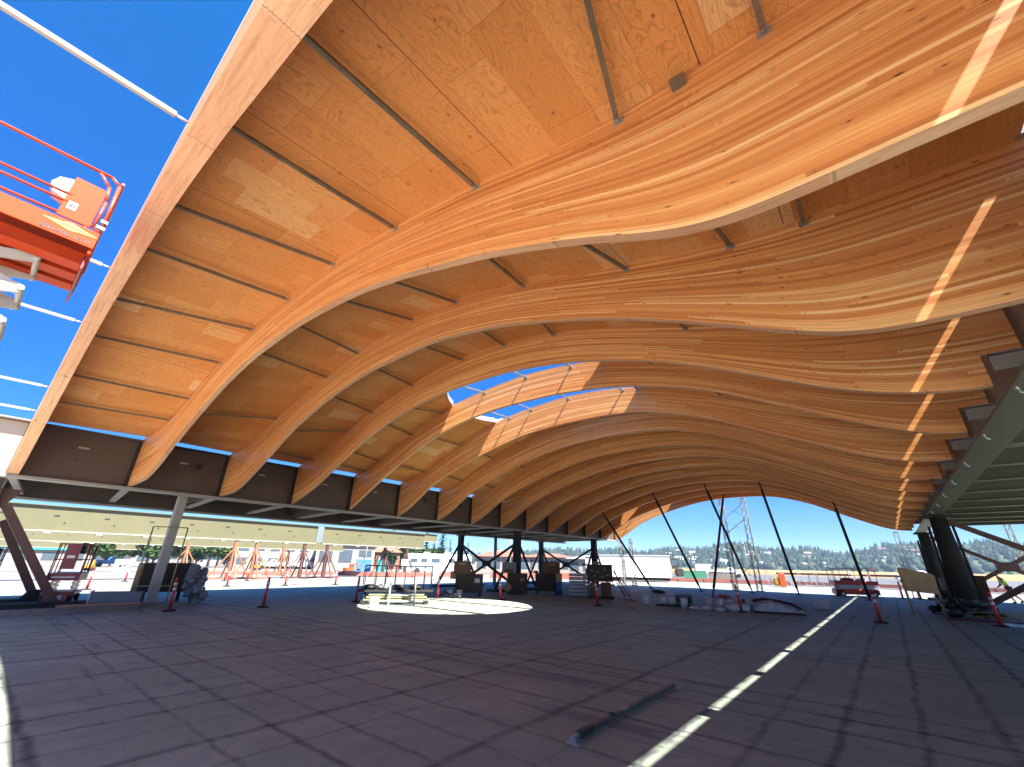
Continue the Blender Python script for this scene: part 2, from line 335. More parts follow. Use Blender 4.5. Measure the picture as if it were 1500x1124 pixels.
for n in range(15):
    ya=Y0+n*S; yb=ya+(.27 if n==0 else TH); xs,us=arc_samples(n); mb=MB()
    off=random.random()*50
    for i in range(len(xs)-1):
        x0,x1=xs[i],xs[i+1];u0,u1=us[i]+off,us[i+1]+off
        def lo(x):
            z=zb[n](x)
            if x>XR: z=4.95      # end notch over the girder flange
            if x<XL+.10: z+=.0
            return z
        b0,b1=lo(x0 if x0<=XR or x1<=XR else x1),lo(x1); 
        if x0<=XR<x1: b1=zb[n](x1); 
        if x0>XR: b0=4.95
        t0,t1=zt[n](x0),zt[n](x1)
        # lamination coordinate: blend from bottom-following to keep lams parallel to the soffit
        vb0,vb1=0,0
        vt0=vt1=1.75
        if x0>XR: vb0=vb1=1.75*(4.95-zb[n](XR))/(t0-zb[n](XR))
        s0,s1=x0+off,x1+off
        mb.quad((x0,ya,b0),(x1,ya,b1),(x1,ya,t1),(x0,ya,t0),0,[(u0,vb0),(u1,vb1),(u1,vt1),(u0,vt0)])
        mb.quad((x1,yb,b1),(x0,yb,b0),(x0,yb,t0),(x1,yb,t1),0,[(u1+9,vb1),(u0+9,vb0),(u0+9,vt0),(u1+9,vt1)])
        mb.quad((x0,yb,b0),(x1,yb,b1),(x1,ya,b1),(x0,ya,b0),1,[(u0,.05+TH),(u1,.05+TH),(u1,.05),(u0,.05)])
        mb.quad((x0,ya,t0),(x1,ya,t1),(x1,yb,t1),(x0,yb,t0),1,[(u0,.05),(u1,.05),(u1,.05+TH),(u0,.05+TH)])
    for x,z0 in ((XL,zb[n](XL)),(xs[-1],4.95)):
        z1=zt[n](x); 
        q=[(x,ya,z0),(x,yb,z0),(x,yb,z1),(x,ya,z1)]
        mb.quad(*(q if x>0 else [q[1],q[0],q[3],q[2]]),0,[(0,0),(TH,0),(TH,z1-z0),(0,z1-z0)])
    # vertical end of lower part at the notch
    xn=[x for x in xs if x>XR][0]; mb.quad((xn,ya,zb[n](xn)),(xn,yb,zb[n](xn)),(xn,yb,4.95),(xn,ya,4.95),0,[(0,0),(TH,0),(TH,.4),(0,.4)])
    o=mb.build('arch_beam',[M['side'],M['soffit']],roof); beams.append(o)
# struts and brackets between the arches
ST={0:[(-3.4,-3.42),(-5.48,-5.48),(-8.16,-7.76),(-10.02,-9.9),(-12.46,-11.9),(-14.5,-14.1),(-16.48,-16.38),(-18.2,-18.02),(-.48,-1.16),(.18,.28)],
1:[(-12.82,-13.62),(-10.78,-11.78),(-9.1,-9.0),(-7.54,-7.16),(-4.5,-4.92),(-3.18,-2.48),(-1.02,-.74),(.24,.22),(-17.24,-17.1)],
2:[(-17.98,-17.14),(-19.58,-20.0),(-14.48,-15.42),(-12.1,-12.82),(-10.1,-10.06),(-7.6,-8.1),(-5.32,-6.14),(-2.4,-2.4),(.2,.2)],
3:[(-14.52,-14.42),(-15.76,-16.6),(-18.38,-19.06),(-19.72,-20.3),(-11.84,-11.82),(-9.44,-9.54),(-6.88,-7.42),(-4.4,-4.4),(-2,-2)]}
for n in range(4,14): ST[n]=[(x,x+random.uniform(-.3,.3)) for x in (-19,-16.4,-13.2,-11.6,-9.4,-7.1,-5.9,-3.4,-1.2)]
for n,l in ST.items():
    if n>6: l=l[::2]
    for k,(xa,xb_) in enumerate(l):
        yA=Y0+n*S+(.27 if n==0 else TH); yB=Y0+(n+1)*S; za=zt[n](xa)-.11; zb_=zt[n+1](xb_)-.11
        s=MB().bar((xa,yA+.06,za),(xb_,yB-.06,zb_),.055,.055).build('strut',M['strut'],beams[n])
        e=MB().tube((xa,yA+.0,za),(xa,yA+.1,za),.02).tube((xb_,yB-.1,zb_),(xb_,yB,zb_),.02)
        e.box(xb_-.06,xb_+.06,yB-.012,yB,zb_-.045,zb_+.045); e.box(xa-.06,xa+.06,yA,yA+.012,za-.045,za+.045)
        e.build('end_bracket',M['galv'],beams[n])
# loose steel blocks on beam one and two
MB().box(-.56,-.42,Y0+S-.09,Y0+S,6.30,6.39).build('steel_shoe',M['strut'],beams[1])
# tie stubs on the outside of the first arch
out=[(-5.95,-6.0),(-11.3,-11.3),(-14.1,-14.2),(-17.4,-17.5),(-19.6,-19.7)]
for xa,xo in out:
    za=zt[0](xa)-.1
    MB().bar((xa,Y0-.14,za),(xo,Y0-3.0,za),.06,.06).build('strut',M['greysteel'],beams[0])
    MB().tube((xa,Y0-.15,za),(xa,Y0,za),.018).build('end_bracket',M['galv'],beams[0])
# deck with the oval skylight
holes=[(-9.95,13.88,4.2,3.95),(-17.4,43.5,3.2,4.0)]
DX0,DX1=-21.12,2.328
def hole_at(x):
    for cx,cy,a,b in holes:
        if abs(x-cx)<a: h=b*math.sqrt(1-((x-cx)/a)**2); yield (cy-h,cy+h)
for n in range(14):
    ya=Y0+n*S+TH/2; yb=Y0+(n+1)*S+TH/2
    if n==0: ya=Y0
    if n==13: yb=Y0+14*S+TH
    dense=any(cy-b<yb and cy+b>ya for cx,cy,a,b in holes)
    xs=[DX0+(DX1-DX0)*i/(240 if dense else 80) for i in range((240 if dense else 80)+1)]
    us=[0]
    for a,b in zip(xs,xs[1:]): us.append(us[-1]+math.hypot(b-a,zt[n](b)-zt[n](a)))
    def Z(x,y):
        f=(y-(Y0+n*S+TH/2))/S; f=max(0,min(1,f)); return zt[n](x)*(1-f)+zt[n+1](x)*f+.002
    mb=MB(); off=random.random()*30
    def strips(x):
        segs=[(ya,yb)]
        for h0,h1 in hole_at(x):
            new=[]
            for a,b in segs:
                if h1<=a or h0>=b: new.append((a,b)); continue
                if h0>a: new.append((a,h0))
                if h1<b: new.append((h1,b))
            segs=new
        return segs
    for i in range(len(xs)-1):
        x0,x1=xs[i],xs[i+1]; sa=strips((x0+x1)/2)
        for a,b in sa:
            # match ends of segment with ellipse at each side where possible
            A0,A1,B0,B1=a,a,b,b
            for x,k in ((x0,0),(x1,1)):
                for h0,h1 in hole_at(x):
                    if abs(b-h0)<.8 and b<yb-1e-6:
                        if k==0: B0=min(yb,h0)
                        else: B1=min(yb,h0)
                    if abs(a-h1)<.8 and a>ya+1e-6:
                        if k==0: A0=max(ya,h1)
                        else: A1=max(ya,h1)
            T=.16
            P=[(x0,A0),(x1,A1),(x1,B1),(x0,B0)]
            lo=[(x,y,Z(x,y)) for x,y in P]; hi=[(x,y,Z(x,y)+T) for x,y in P]
            U=[(us[i]+off,A0),(us[i+1]+off,A1),(us[i+1]+off,B1),(us[i]+off,B0)]
            mb.quad(lo[3],lo[2],lo[1],lo[0],0,[U[3],U[2],U[1],U[0]])
            mb.quad(hi[0],hi[1],hi[2],hi[3],1,U)
            e=[(0,0),(.1,0),(.1,.1),(0,.1)]
            mb.quad(lo[0],lo[1],hi[1],hi[0],1,e); mb.quad(lo[2],lo[3],hi[3],hi[2],1,e)
            if i==0: mb.quad(lo[3],lo[0],hi[0],hi[3],1,e)
            if i==len(xs)-2: mb.quad(lo[1],lo[2],hi[2],hi[1],1,e)
            # ends where strip begins/ends along x
            for xx,ii,nb in ((x0,i,i-1),(x1,i+1,i+1)):
                pass
    mb.build('roof_deck',[M['ply'],M['white']],roof)
# light blocks beside the arches at the right-hand slit
for n in range(1,14):
    y=Y0+n*S
    MB().box(2.28,2.46,y-.09,y,6.38,6.5).build('end_bracket',M['galv'],beams[n])
# oval skylight kerb
cx,cy,a,b=holes[0]; ring=MB(); N=72
for n in range(3,6):
    for i in range(N):
        t0,t1=2*math.pi*i/N,2*math.pi*(i+1)/N; q=[]
        for t in (t0,t1): q.append((cx+a*math.cos(t),cy+b*math.sin(t)))
        ylo=Y0+n*S+TH; yhi=Y0+(n+1)*S
        if not all(ylo<=p[1]<=yhi for p in q): continue
        def Zr(x,y): f=(y-(Y0+n*S+TH/2))/S; return zt[n](x)*(1-f)+zt[n+1](x)*f
        pts=[]
        for (x,y) in q:
            ix,iy=cx+(x-cx)*.985,cy+(y-cy)*.985; z=Zr(x,y)
            pts.append(((x,y,z-.02),(ix,iy,z-.02),(ix,iy,z+.2),(x,y,z+.2)))
        A,B=pts; k=ring.verts(list(A)+list(B))
        for p in range(4): ring.face((k+p,k+(p+1)%4,k+4+(p+1)%4,k+4+p))
ring.build('skylight_kerb',M['greysteel'],roof)
# ---------------------------------------------------------------- girders carrying the roof
YE=Y0+14*S+.5
LG=empty('steel_girder',(0,0,0),0,'long dark bronze steel box girder under the left ends of the timber arches','girder')
w=MB(); w.box(-21.50,-21.46,Y0+TH,YE,4.22,5.928); w.build('web',M['brownsteel'],LG)
MB().box(-21.50,-21.46,-3.2,Y0-.02,4.22,6.06).build('outer_web',M['beigesteel'],LG)
f=MB(); f.box(-21.72,-21.24,-3.2,YE,4.13,4.215); f.build('bottom_flange',M['greysteel'],LG)
MB().box(-28.62,-28.5,-3.2,YE+1,4.13,6.1).build('outer_girder',M['brownsteel'],LG)
MB().box(-28.8,-28.3,-3.2,YE+1,4.05,4.13).build('bottom_flange',M['greysteel'],LG)
MB().box(-28.62,-21.12,-3.2,YE+1,5.93,5.97).build('cover_deck',M['brownsteel'],LG)
for n in range(0,15):
    y=Y0+n*S+.13
    c=MB(); c.box(-28.5,-21.72,y-.02,y+.02,4.3,5.95); c.build('cross_web',M['brownsteel'],LG) if n%2==0 else None
    MB().bar((-21.75,y,4.27),(-28.5,y+.6,4.27),.22,.1).build('cross_tie',M['greysteel'],LG)
for n in range(0,14):   # slots, holes and knife plates on the web
    y=Y0+n*S+TH; s=MB()
    s.box(-21.455,-21.44,y+1.25,y+1.55,5.36,5.42); s.build('slot',M['galv'],LG)
    q=MB(); q.tube((-21.46,y+1.3,4.98),(-21.44,y+1.3,4.98),.035,n=10)
    q.build('hole',M['black'],LG)
    if n in (1,5,6): MB().tube((-21.46,y+1.95,5.35),(-21.435,y+1.95,5.35),.13,n=16).build('hole',M['black'],LG)
    MB().box(-21.46,-21.30,y+S-TH-.10,y+S-TH-.005,4.25,5.92).build('knife_plate',M['dark'],LG)
RG=empty('steel_girder',(0,0,0),0,'olive steel girder with a wide bottom plate under the right ends of the arches','girder')
MB().box(2.03,2.60,8.0-6,31.0,4.32,4.38).build('bottom_plate',M['olive'],RG)
MB().box(2.03,2.60,31.03,YE,4.32,4.38).build('bottom_plate',M['beigesteel'],RG)
MB().box(2.44,2.48,-2,YE,4.38,6.40).build('web',plain('warm_brown_primed_steel',(.26,.185,.135),.6,0,.1,1.5),RG)
MB().box(9.30,9.36,-2,YE,4.38,6.30).build('outer_girder',M['olive'],RG)
MB().box(9.0,9.6,-2,YE,4.30,4.38).build('outer_girder',M['olive'],RG)
MB().box(2.48,9.6,-2,YE,6.33,6.39).build('cover_deck',M['brownsteel'],RG)
for k in range(0,29):
    y=Y0+k*S/2+.2; r=MB(); h=4.95 if k%2 else 4.72
    r.box(2.48,9.3,y-.015,y+.015,h,6.33); r.box(2.48,9.3,y-.15,y+.15,h-.03,h); r.build('cross_rib',M['olive'],RG)
for n in range(1,14):
    y=Y0+n*S
    MB().box(1.98,2.44,y-.03,y-.01,4.66,4.90).build('knife_plate',M['greysteel'],RG)
    MB().box(1.98,2.44,y-.04,y+TH+.02,4.925,4.945).build('seat_plate',M['galv'],RG)
    MB().path([(2.05,y-.3,4.30),(2.06,y-.25,4.22),(2.12,y-.2,4.2)],.02).build('clamp',M['galv'],RG)
#SECTION2
# ---------------------------------------------------------------- more materials
M['post']=plain('red_plastic_post',(.52,.035,.03),.45,0,.08,3,.12,(.3,.05,.04))
M['reflect']=plain('white_reflective_band',(.62,.62,.6),.4,0,.05)
M['orangeplastic']=plain('orange_plastic',(.40,.08,.02),.5,0,.1)
M['liftred']=plain('maroon_lift_paint',(.22,.018,.022),.4,0,.12,2,.2,(.06,.02,.02))
M['brightred']=plain('red_lift_paint',(.42,.03,.025),.4,0,.12,2,.15)
M['orange']=plain('orange_lift_paint',(.46,.044,.004),.5,0,.12,1.2,.3,(.26,.026,.006)); M['orange'].node_tree.nodes['Principled BSDF'].inputs['Specular IOR Level'].default_value=.15
M['railorange']=plain('sun_bleached_orange_rail',(.42,.06,.03),.4,0,.08)
M['cream']=plain('cream_white_paint',(.50,.48,.42),.45,0,.06,2,.2,(.34,.3,.24))
M['kraft']=plain('brown_plywood_crate',(.125,.060,.028),.7,0,.18,3,.3,(.10,.05,.03))
M['darkwood']=plain('dark_stained_plywood',(.042,.020,.011),.65,0,.3,2.5,.4,(.03,.015,.01))
M['tan']=plain('tan_cardboard',(.36,.24,.13),.8,0,.1,4)
M['lumber']=plain('raw_lumber',(.42,.26,.13),.75,0,.2,3)
M['greylumber']=plain('weathered_grey_lumber',(.19,.17,.14),.8,0,.25,3,.3)
M['bluegrey']=plain('blue_grey_coated_steel',(.14,.17,.18),.5,.1,.1,2)
M['plastic']=plain('translucent_wrap_film',(.20,.21,.22),.25,0,.3,6,.2)
M['panelwhite']=plain('white_insulation_panel',(.45,.48,.52),.6,0,.06)
M['sheetwhite']=plain('white_plastic_sheet',(.55,.56,.55),.4,0,.08,6)
M['bluedrum']=plain('blue_drum_plastic',(.04,.09,.30),.4)
M['yellow']=plain('yellow_machine_paint',(.36,.20,.02),.45,0,.1)
M['paleyellow']=plain('pale_yellow_scaffold_tube',(.33,.31,.16),.5,.1)
M['teal']=plain('teal_metal_roof',(.02,.24,.23),.5,0,.06,.3)
M['tealplastic']=plain('teal_plastic',(.02,.33,.36),.5)
M['salmon']=plain('salmon_roof_and_stucco',(.24,.095,.06),.8,0,.08,.4)
M['stucco']=plain('pale_stucco',(.24,.21,.18),.8,0,.08,.4)
M['window']=plain('window_glass',(.06,.08,.10),.15,0,.2)
M['asphalt']=plain('grey_taxiway_asphalt',(.085,.085,.092),.85,0,.15,.05)
M['vest']=plain('hi_vis_yellow_green_cloth',(.38,.62,.03),.8,0,.05)
M['skin']=plain('skin',(.38,.20,.13),.6,0,.05)
M['cloth']=plain('dark_cloth',(.035,.035,.045),.85,0,.1)
M['redcord']=plain('red_cord_rubber',(.30,.02,.02),.6)
M['green']=plain('green_container_paint',(.05,.20,.11),.6)
M['bluepaint']=plain('blue_paint',(.05,.16,.38),.5)
M['offwhite']=plain('sun_faded_white_paint',(.33,.34,.35),.5,0,.05)
def mat_fence():
    t=NT('orange_mesh_fence'); co=t.coord(); x,y,z=t.sep(co)
    n=t.noise(co,.5,4,.6); base=t.ramp(n,[(.3,(.30,.075,.05)),(.7,(.27,.12,.09))]); return t.out(base,.7)
M['fence']=mat_fence()
def mat_grass():
    t=NT('dry_grass'); co=t.coord(); x,y,z=t.sep(co)
    n=t.noise(t.comb(t.math('MULTIPLY',x,.01),t.math('MULTIPLY',y,.05),0),1,6,.6); m=t.noise(co,.25,5,.7)
    base=t.ramp(n,[(.3,(.22,.135,.045)),(.55,(.27,.165,.055)),(.75,(.15,.115,.045))]); base=t.mix(t.math('MULTIPLY',m,.5),base,(.13,.09,.04)); return t.out(base,.95)
M['grass']=mat_grass()
def mat_leaf(name,a,b,c):
    t=NT(name); co=t.coord(); n=t.noise(co,.9,4,.7); oi=t.node('ShaderNodeObjectInfo').outputs['Random']
    g=t.node('ShaderNodeNewGeometry').outputs['Random Per Island']
    f=t.math('ADD',t.math('MULTIPLY',n,.5),t.math('MULTIPLY',g,.5)); base=t.ramp(f,[(.2,a),(.5,b),(.8,c)])
    return t.out(base,.8,0,.2)
M['leaf']=mat_leaf('broad_leaves',(.016,.032,.008),(.034,.062,.015),(.06,.10,.025))
M['needle']=mat_leaf('conifer_needles',(.006,.016,.009),(.014,.030,.016),(.028,.052,.024))
M['bark']=plain('bark',(.10,.07,.05),.9,0,.3,8)
M['hill']=mat_leaf('hillside_scrub',(.03,.05,.02),(.05,.075,.03),(.09,.10,.045))
# ---------------------------------------------------------------- delineator posts
def make_post(h=1.12):
    r=empty('delineator_post')
    MB().tube((0,0,.0),(0,0,.05),.23,.20,n=16).build('base',M['rubber'],r)
    MB().tube((0,0,.05),(0,0,h-.09),.062,.05,n=12).build('post',M['post'],r)
    for z in (h-.42,h-.26): MB().tube((0,0,z),(0,0,z+.09),.060,.058,n=12).build('reflective_band',M['reflect'],r)
    b=MB().tube((0,0,h-.09),(0,0,h-.02),.03,.05,n=10); b.tube((0,0,h-.02),(0,0,h),.055,.04,n=10); b.build('cap',M['post'],r)
    return r
pp=[(-20.69,5.51,3,-2,'red delineator post just right of the brown panel crate, nearest the left corner'),
(-20.16,8.55,2,0,'red delineator post alone on the shaded slab, left of the loaded cart'),
(-20.15,12.78,-2,1,'red delineator post just left of the tool-laden cart'),
(-19.38,17.26,0,1,'slim red delineator post between the loaded cart and the brown job boxes'),
(-16.61,19.33,4,0,'red delineator post at the right edge of the oval sun patch'),
(-11.27,20.27,-3,2,'red delineator post in front of the tall dark tool cabinet'),
(-5.50,22.73,-5,0,'red delineator post between the paint buckets and the plastic sheet bundle'),
(-.73,22.48,-4,1,'red delineator post to the right of the dashed light line'),
(2.6,24.6,2,-2,'red delineator post beside the thick right-hand column, rightmost of all'),
(-36.87,12.84,0,0,'sunlit red post nearest beyond the slab shadow, left of the braced towers'),
(-46.0,15.7,0,0,'farther sunlit red post, left one of the pair before the teal-roofed building'),
(-45.3,17.3,0,0,'farther sunlit red post, right one of the pair before the teal-roofed building'),
(-36.8,5.4,2,0,'sunlit red post right of the maroon scissor lift'),
(-47.6,9.1,0,0,'small far red post above the grey steel channels, in front of the blue box'),
(-35.0,20.1,0,0,'sunlit red post below the pair of oxide shoring towers'),
(-35.9,16.5,0,0,'sunlit red post standing just behind the shaded post on the left of the towers'),
(.2,42.5,3,1,'red post seen between the legs of the plywood sign, left one'),
(1.15,42.8,2,1,'red post seen between the legs of the plywood sign, right one')]
p0=make_post()
for i,(x,y,ry,rx,l) in enumerate(pp):
    o=p0 if i==0 else copy_tree(p0)
    o.location=(x,y,0); o.rotation_euler=(R(rx),R(ry),random.random()*6); tag(o,l,'delineator post','red delineator posts round the work area')
# ---------------------------------------------------------------- columns with braces
def tower(name,x,y,ztop,w,mat,label,cat='column',brx=0,bry=2.4,zs=3.25,group=None,base=True,bx=0.0):
    r=empty(name,(x,y,0),0,label,cat,group)
    MB().box(-w/2,w/2,-w/2,w/2,.12,ztop-.06).build('shaft',mat,r,bevel=.02)
    MB().box(-w*.8,w*.8,-w*.8,w*.8,ztop-.06,ztop).build('cap_plate',mat,r)
    if base: MB().box(-w*1.2,w*1.2,-(bry+.3),bry+.3,0,.12).build('base_beam',mat,r)
    for s in (-1,1):
        if bry: MB().bar((0,s*w/2,zs),(0,s*bry,.14),.13,.13).build('brace',mat,r)
    if brx:
        for s in (-1,1): MB().bar((s*w/2,0,zs),(s*brx*.25+0,s*.0,.14),.12,.12).build('brace',mat,r)
    return r
def cross(xa,xb,y,mat,label,zt_=3.4,w=.15):
    r=empty('cross_brace',((xa+xb)/2,y,0),0,label,'brace')
    h=(xb-xa)/2
    MB().bar((-h,-.1,zt_),(h,-.1,.2),w,w).build('diagonal',mat,r); MB().bar((-h,.1,.2),(h,.1,zt_),w,w).build('diagonal',mat,r)
    MB().box(-.3,.3,-.19,.19,(zt_+.2)/2-.2,(zt_+.2)/2+.2).build('gusset',mat,r)
tower('support_column',-28.5,27.6,4.05,.40,M['dark'],'black braced column under the far edge of the left girder, nearer pair')
tower('support_column',-21.7,27.0,4.13,.46,M['dark'],'thick black braced column behind the white-topped job box')
tower('support_column',-28.5,39.6,4.05,.40,M['dark'],'slim black braced column behind the stack of white panels')
tower('support_column',-21.7,38.9,4.13,.46,M['dark'],'black braced column rising behind the tall dark tool cabinet')
cross(-28.3,-21.9,27.3,M['dark'],'black X brace between the two nearer columns of the left girder')
cross(-28.3,-21.9,39.2,M['dark'],'black X brace between the two farther columns of the left girder')
c=empty('support_column',(-24.9,5.85,0),0,'light grey bare steel column standing before the brown panel crate','column')
MB().box(-.17,.17,-.17,.17,.03,4.55).build('shaft',M['beigesteel'],c,bevel=.015); MB().box(-.32,.32,-.32,.32,0,.03).build('base_plate',M['greysteel'],c)
MB().box(-.3,.3,-.3,.3,4.55,4.6).build('cap_plate',M['greysteel'],c)
c=empty('light_pole',(-28.0,31.6,0),0,'tall pale grey pole between the two nearer black columns','pole')
MB().tube((0,0,0),(0,0,4.1),.16,.14,n=12).build('shaft',M['galv'],c); MB().tube((0,0,0),(0,0,.1),.3,.3,n=12).build('base_plate',M['galv'],c)
def big_column(x,y,label,w0,w1,zt_):
    r=empty('support_column',(x,y,0),0,label,'column')
    MB().tube((0,0,.1),(0,0,zt_-.1),w0/2,w1/2,n=20).build('shaft',M['dark'],r)
    MB().box(-w0,w0,-w0,w0,0,.12).build('base_plate',M['dark'],r); MB().box(-w1*.8,w1*.8,-w1*.8,w1*.8,zt_-.1,zt_).build('cap_plate',M['dark'],r)
    for s in (-1,1): MB().bar((s*w0*.5,0,.12),(s*w0*.45,0,zt_-.5),.10,.16).build('flange',M['dark'],r)
    return r
big_column(2.38,29.8,'massive black column under the right girder, nearer of two',.95,.62,4.3)
big_column(2.38,43.0,'black column under the far end of the right girder',.85,.6,4.3)
def xframe(xa,xb,y,label):
    r=empty('cross_brace',((xa+xb)/2,y,0),0,label,'brace'); h=(xb-xa)/2
    MB().bar((-h,-.12,4.0),(h,-.12,.25),.22,.22).build('diagonal',M['darkbrown'],r); MB().bar((-h,.12,.25),(h,.12,4.0),.22,.22).build('diagonal',M['darkbrown'],r)
    MB().box(-.5,.5,-.24,.24,1.85,2.4).build('gusset',M['darkbrown'],r)
xframe(2.7,9.0,29.8,'dark steel X brace running right from the massive black column')
xframe(2.7,9.0,43.0,'dark steel X brace at the far end of the right girder')
tower('support_column',9.1,29.8,4.25,.5,M['dark'],'black column at the outer edge of the right girder, just past the frame edge')
# left tower with slanted struts
r=empty('slanted_strut',(-25.0,0,0),0,'dark red slanted strut leaning down to the lift, right one','strut')
MB().bar((0,.53,3.52),(0,2.84,.18),.26,.26).build('strut_tube',M['darkbrown'],r); MB().box(-.3,.3,2.5,3.2,.15,.2).build('foot_plate',M['dark'],r)
r=empty('slanted_strut',(-27.5,0,0),0,'dark red slanted strut behind, left one with its foot on a beam','strut')
MB().bar((0,.7,3.1),(0,2.45,.32),.26,.26).build('strut_tube',M['darkbrown'],r); MB().prism([(2.1,.18),(2.8,.18),(2.6,.5),(2.3,.5)],'x',-.2,.2).build('foot_plate',M['dark'],r)
r=empty('shoring_post',(-25,.08,0),0,'dark brown shoring post with a pale plate at the left edge','post')
MB().box(-.25,.25,-.35,.2,.15,4.1).build('shaft',M['darkbrown'],r); MB().box(.26,.29,-.7,-.08,3.0,4.0).build('plate',M['beigesteel'],r)
MB().prism([(-.4,4.1),(.75,4.1),(.3,3.3),(-.4,3.3)],'x',-.06,.06).build('gusset',M['darkbrown'],r)
tag(MB().box(-25.6,-24.6,-3,4.0,0,.17).build('base_beam',M['dark']),'long black steel beam lying under the slanted struts','beam')
tag(MB().box(-28.2,-27.2,-3,3.0,0,.17).build('base_beam',M['dark']),'second black steel beam behind, under the left slanted strut','beam')
tag(MB().box(-22.5,-21.9,-.5,4.9,0,.16).build('timber_beam',M['greylumber']),'long weathered grey timber lying along the slab at the left','timber')
tag(MB().box(-22.75,-22.52,2.7,5.0,.0,.22).build('plank',M['lumber']),'orange brown plank on edge behind the grey timber','plank')
# ---------------------------------------------------------------- long props
feet=[(-16.25,38.81,-17.85,4.95,11),(-12.01,38.46,-13.30,7.2,11),(-8.72,40.31,-9.29,7.6,11),(-5.68,40.65,-5.62,7.25,11),(-1.46,38.03,-1.75,5.7,11),(-9.42,32.24,-9.47,7.5,13)]
lab=['leftmost black prop, leaning down from the low left of the arches','second black prop from the left, leaning right','black prop crossing the one that leans the other way','black prop right of the twin lattice masts','rightmost black prop, ending behind the red scissor lift','black prop leaning the opposite way to its neighbours']
for (x,y,xt,z,n),l in zip(feet,lab):
    yt=Y0+n*S+.13; zz=zb[n](xt)
    r=empty('diagonal_prop',(x,y,0),0,l,'prop','black pipe props under the far arches')
    t=(xt-x,yt-y,zz); k=[q*.93 for q in t]; f=[q*.07 for q in t]
    MB().tube(f,k,.085,.085,n=12).build('pipe',M['dark'],r)
    MB().tube((0,0,.03),f,.05,.05,n=8).build('jack_screw',M['dark'],r); MB().tube(k,t,.05,.05,n=8).build('jack_screw',M['dark'],r)
    MB().box(-.2,.2,-.2,.2,0,.03).build('foot_plate',M['dark'],r)
# ---------------------------------------------------------------- lattice masts
def mast(x,y,zt_,label,w=.36,mat='galv'):
    r=empty('lattice_mast',(x,y,0),0,label,'mast','lattice masts at the far end of the roof')
    c=MB()
    for a in (-1,1):
        for b in (-1,1): c.bar((a*w/2,b*w/2,.05),(a*w/2,b*w/2,zt_),.045,.045)
    c.build('chords',M['greysteel'],r); d=MB(); n=int(zt_/.38)
    for i in range(n):
        z0=.1+i*(zt_-.15)/n; z1=.1+(i+1)*(zt_-.15)/n; s=1 if i%2 else -1
        for f in (-1,1):
            d.bar((-s*w/2,f*w/2,z0),(s*w/2,f*w/2,z1),.02,.02); d.bar((f*w/2,-s*w/2,z0),(f*w/2,s*w/2,z1),.02,.02)
    d.build('lacing',M['greysteel'],r); MB().box(-w*.8,w*.8,-w*.8,w*.8,0,.05).build('base_plate',M['greysteel'],r)
    MB().box(-w*.5,w*.5,-w*.5,w*.5,zt_,zt_+.12).build('head',M['galv'],r)
YM=Y0+14*S+.15+.6
for x,l in ((-10.72,'left mast of the tall twin lattice masts under the end arch'),(-8.85,'right mast of the tall twin lattice masts under the end arch')):
    mast(x,YM,zb[14](x)-.1,l)
r=empty('mast_bracing',(-9.8,YM,0),0,'thin crossed rods between the tall twin lattice masts','bracing')
b=MB()
for z0 in (1.0,2.9,4.7,6.0):
    for yy in (-.18,.18):
        b.bar((-.75,yy,z0),(.8,yy,z0+1.1),.03,.03); 
    b.bar((-.75,0,z0+1.1),(.8,0,z0),.025,.025)
b.build('rods',M['greysteel'],r)
for x,l in ((-21.1,'lattice mast at the low left end of the arches, left of two'),(-20.0,'lattice mast at the low left end of the arches, right of two')): mast(x,YM,4.25,l,.30)
for x,z,l in ((.95,4.35,'slim lattice mast just left of the far black column'),(2.9,4.3,'lattice mast between the two black columns on the right'),(6.75,6.2,'lattice mast at the right edge behind the X brace')): mast(x,YM+.4,z,l,.26)
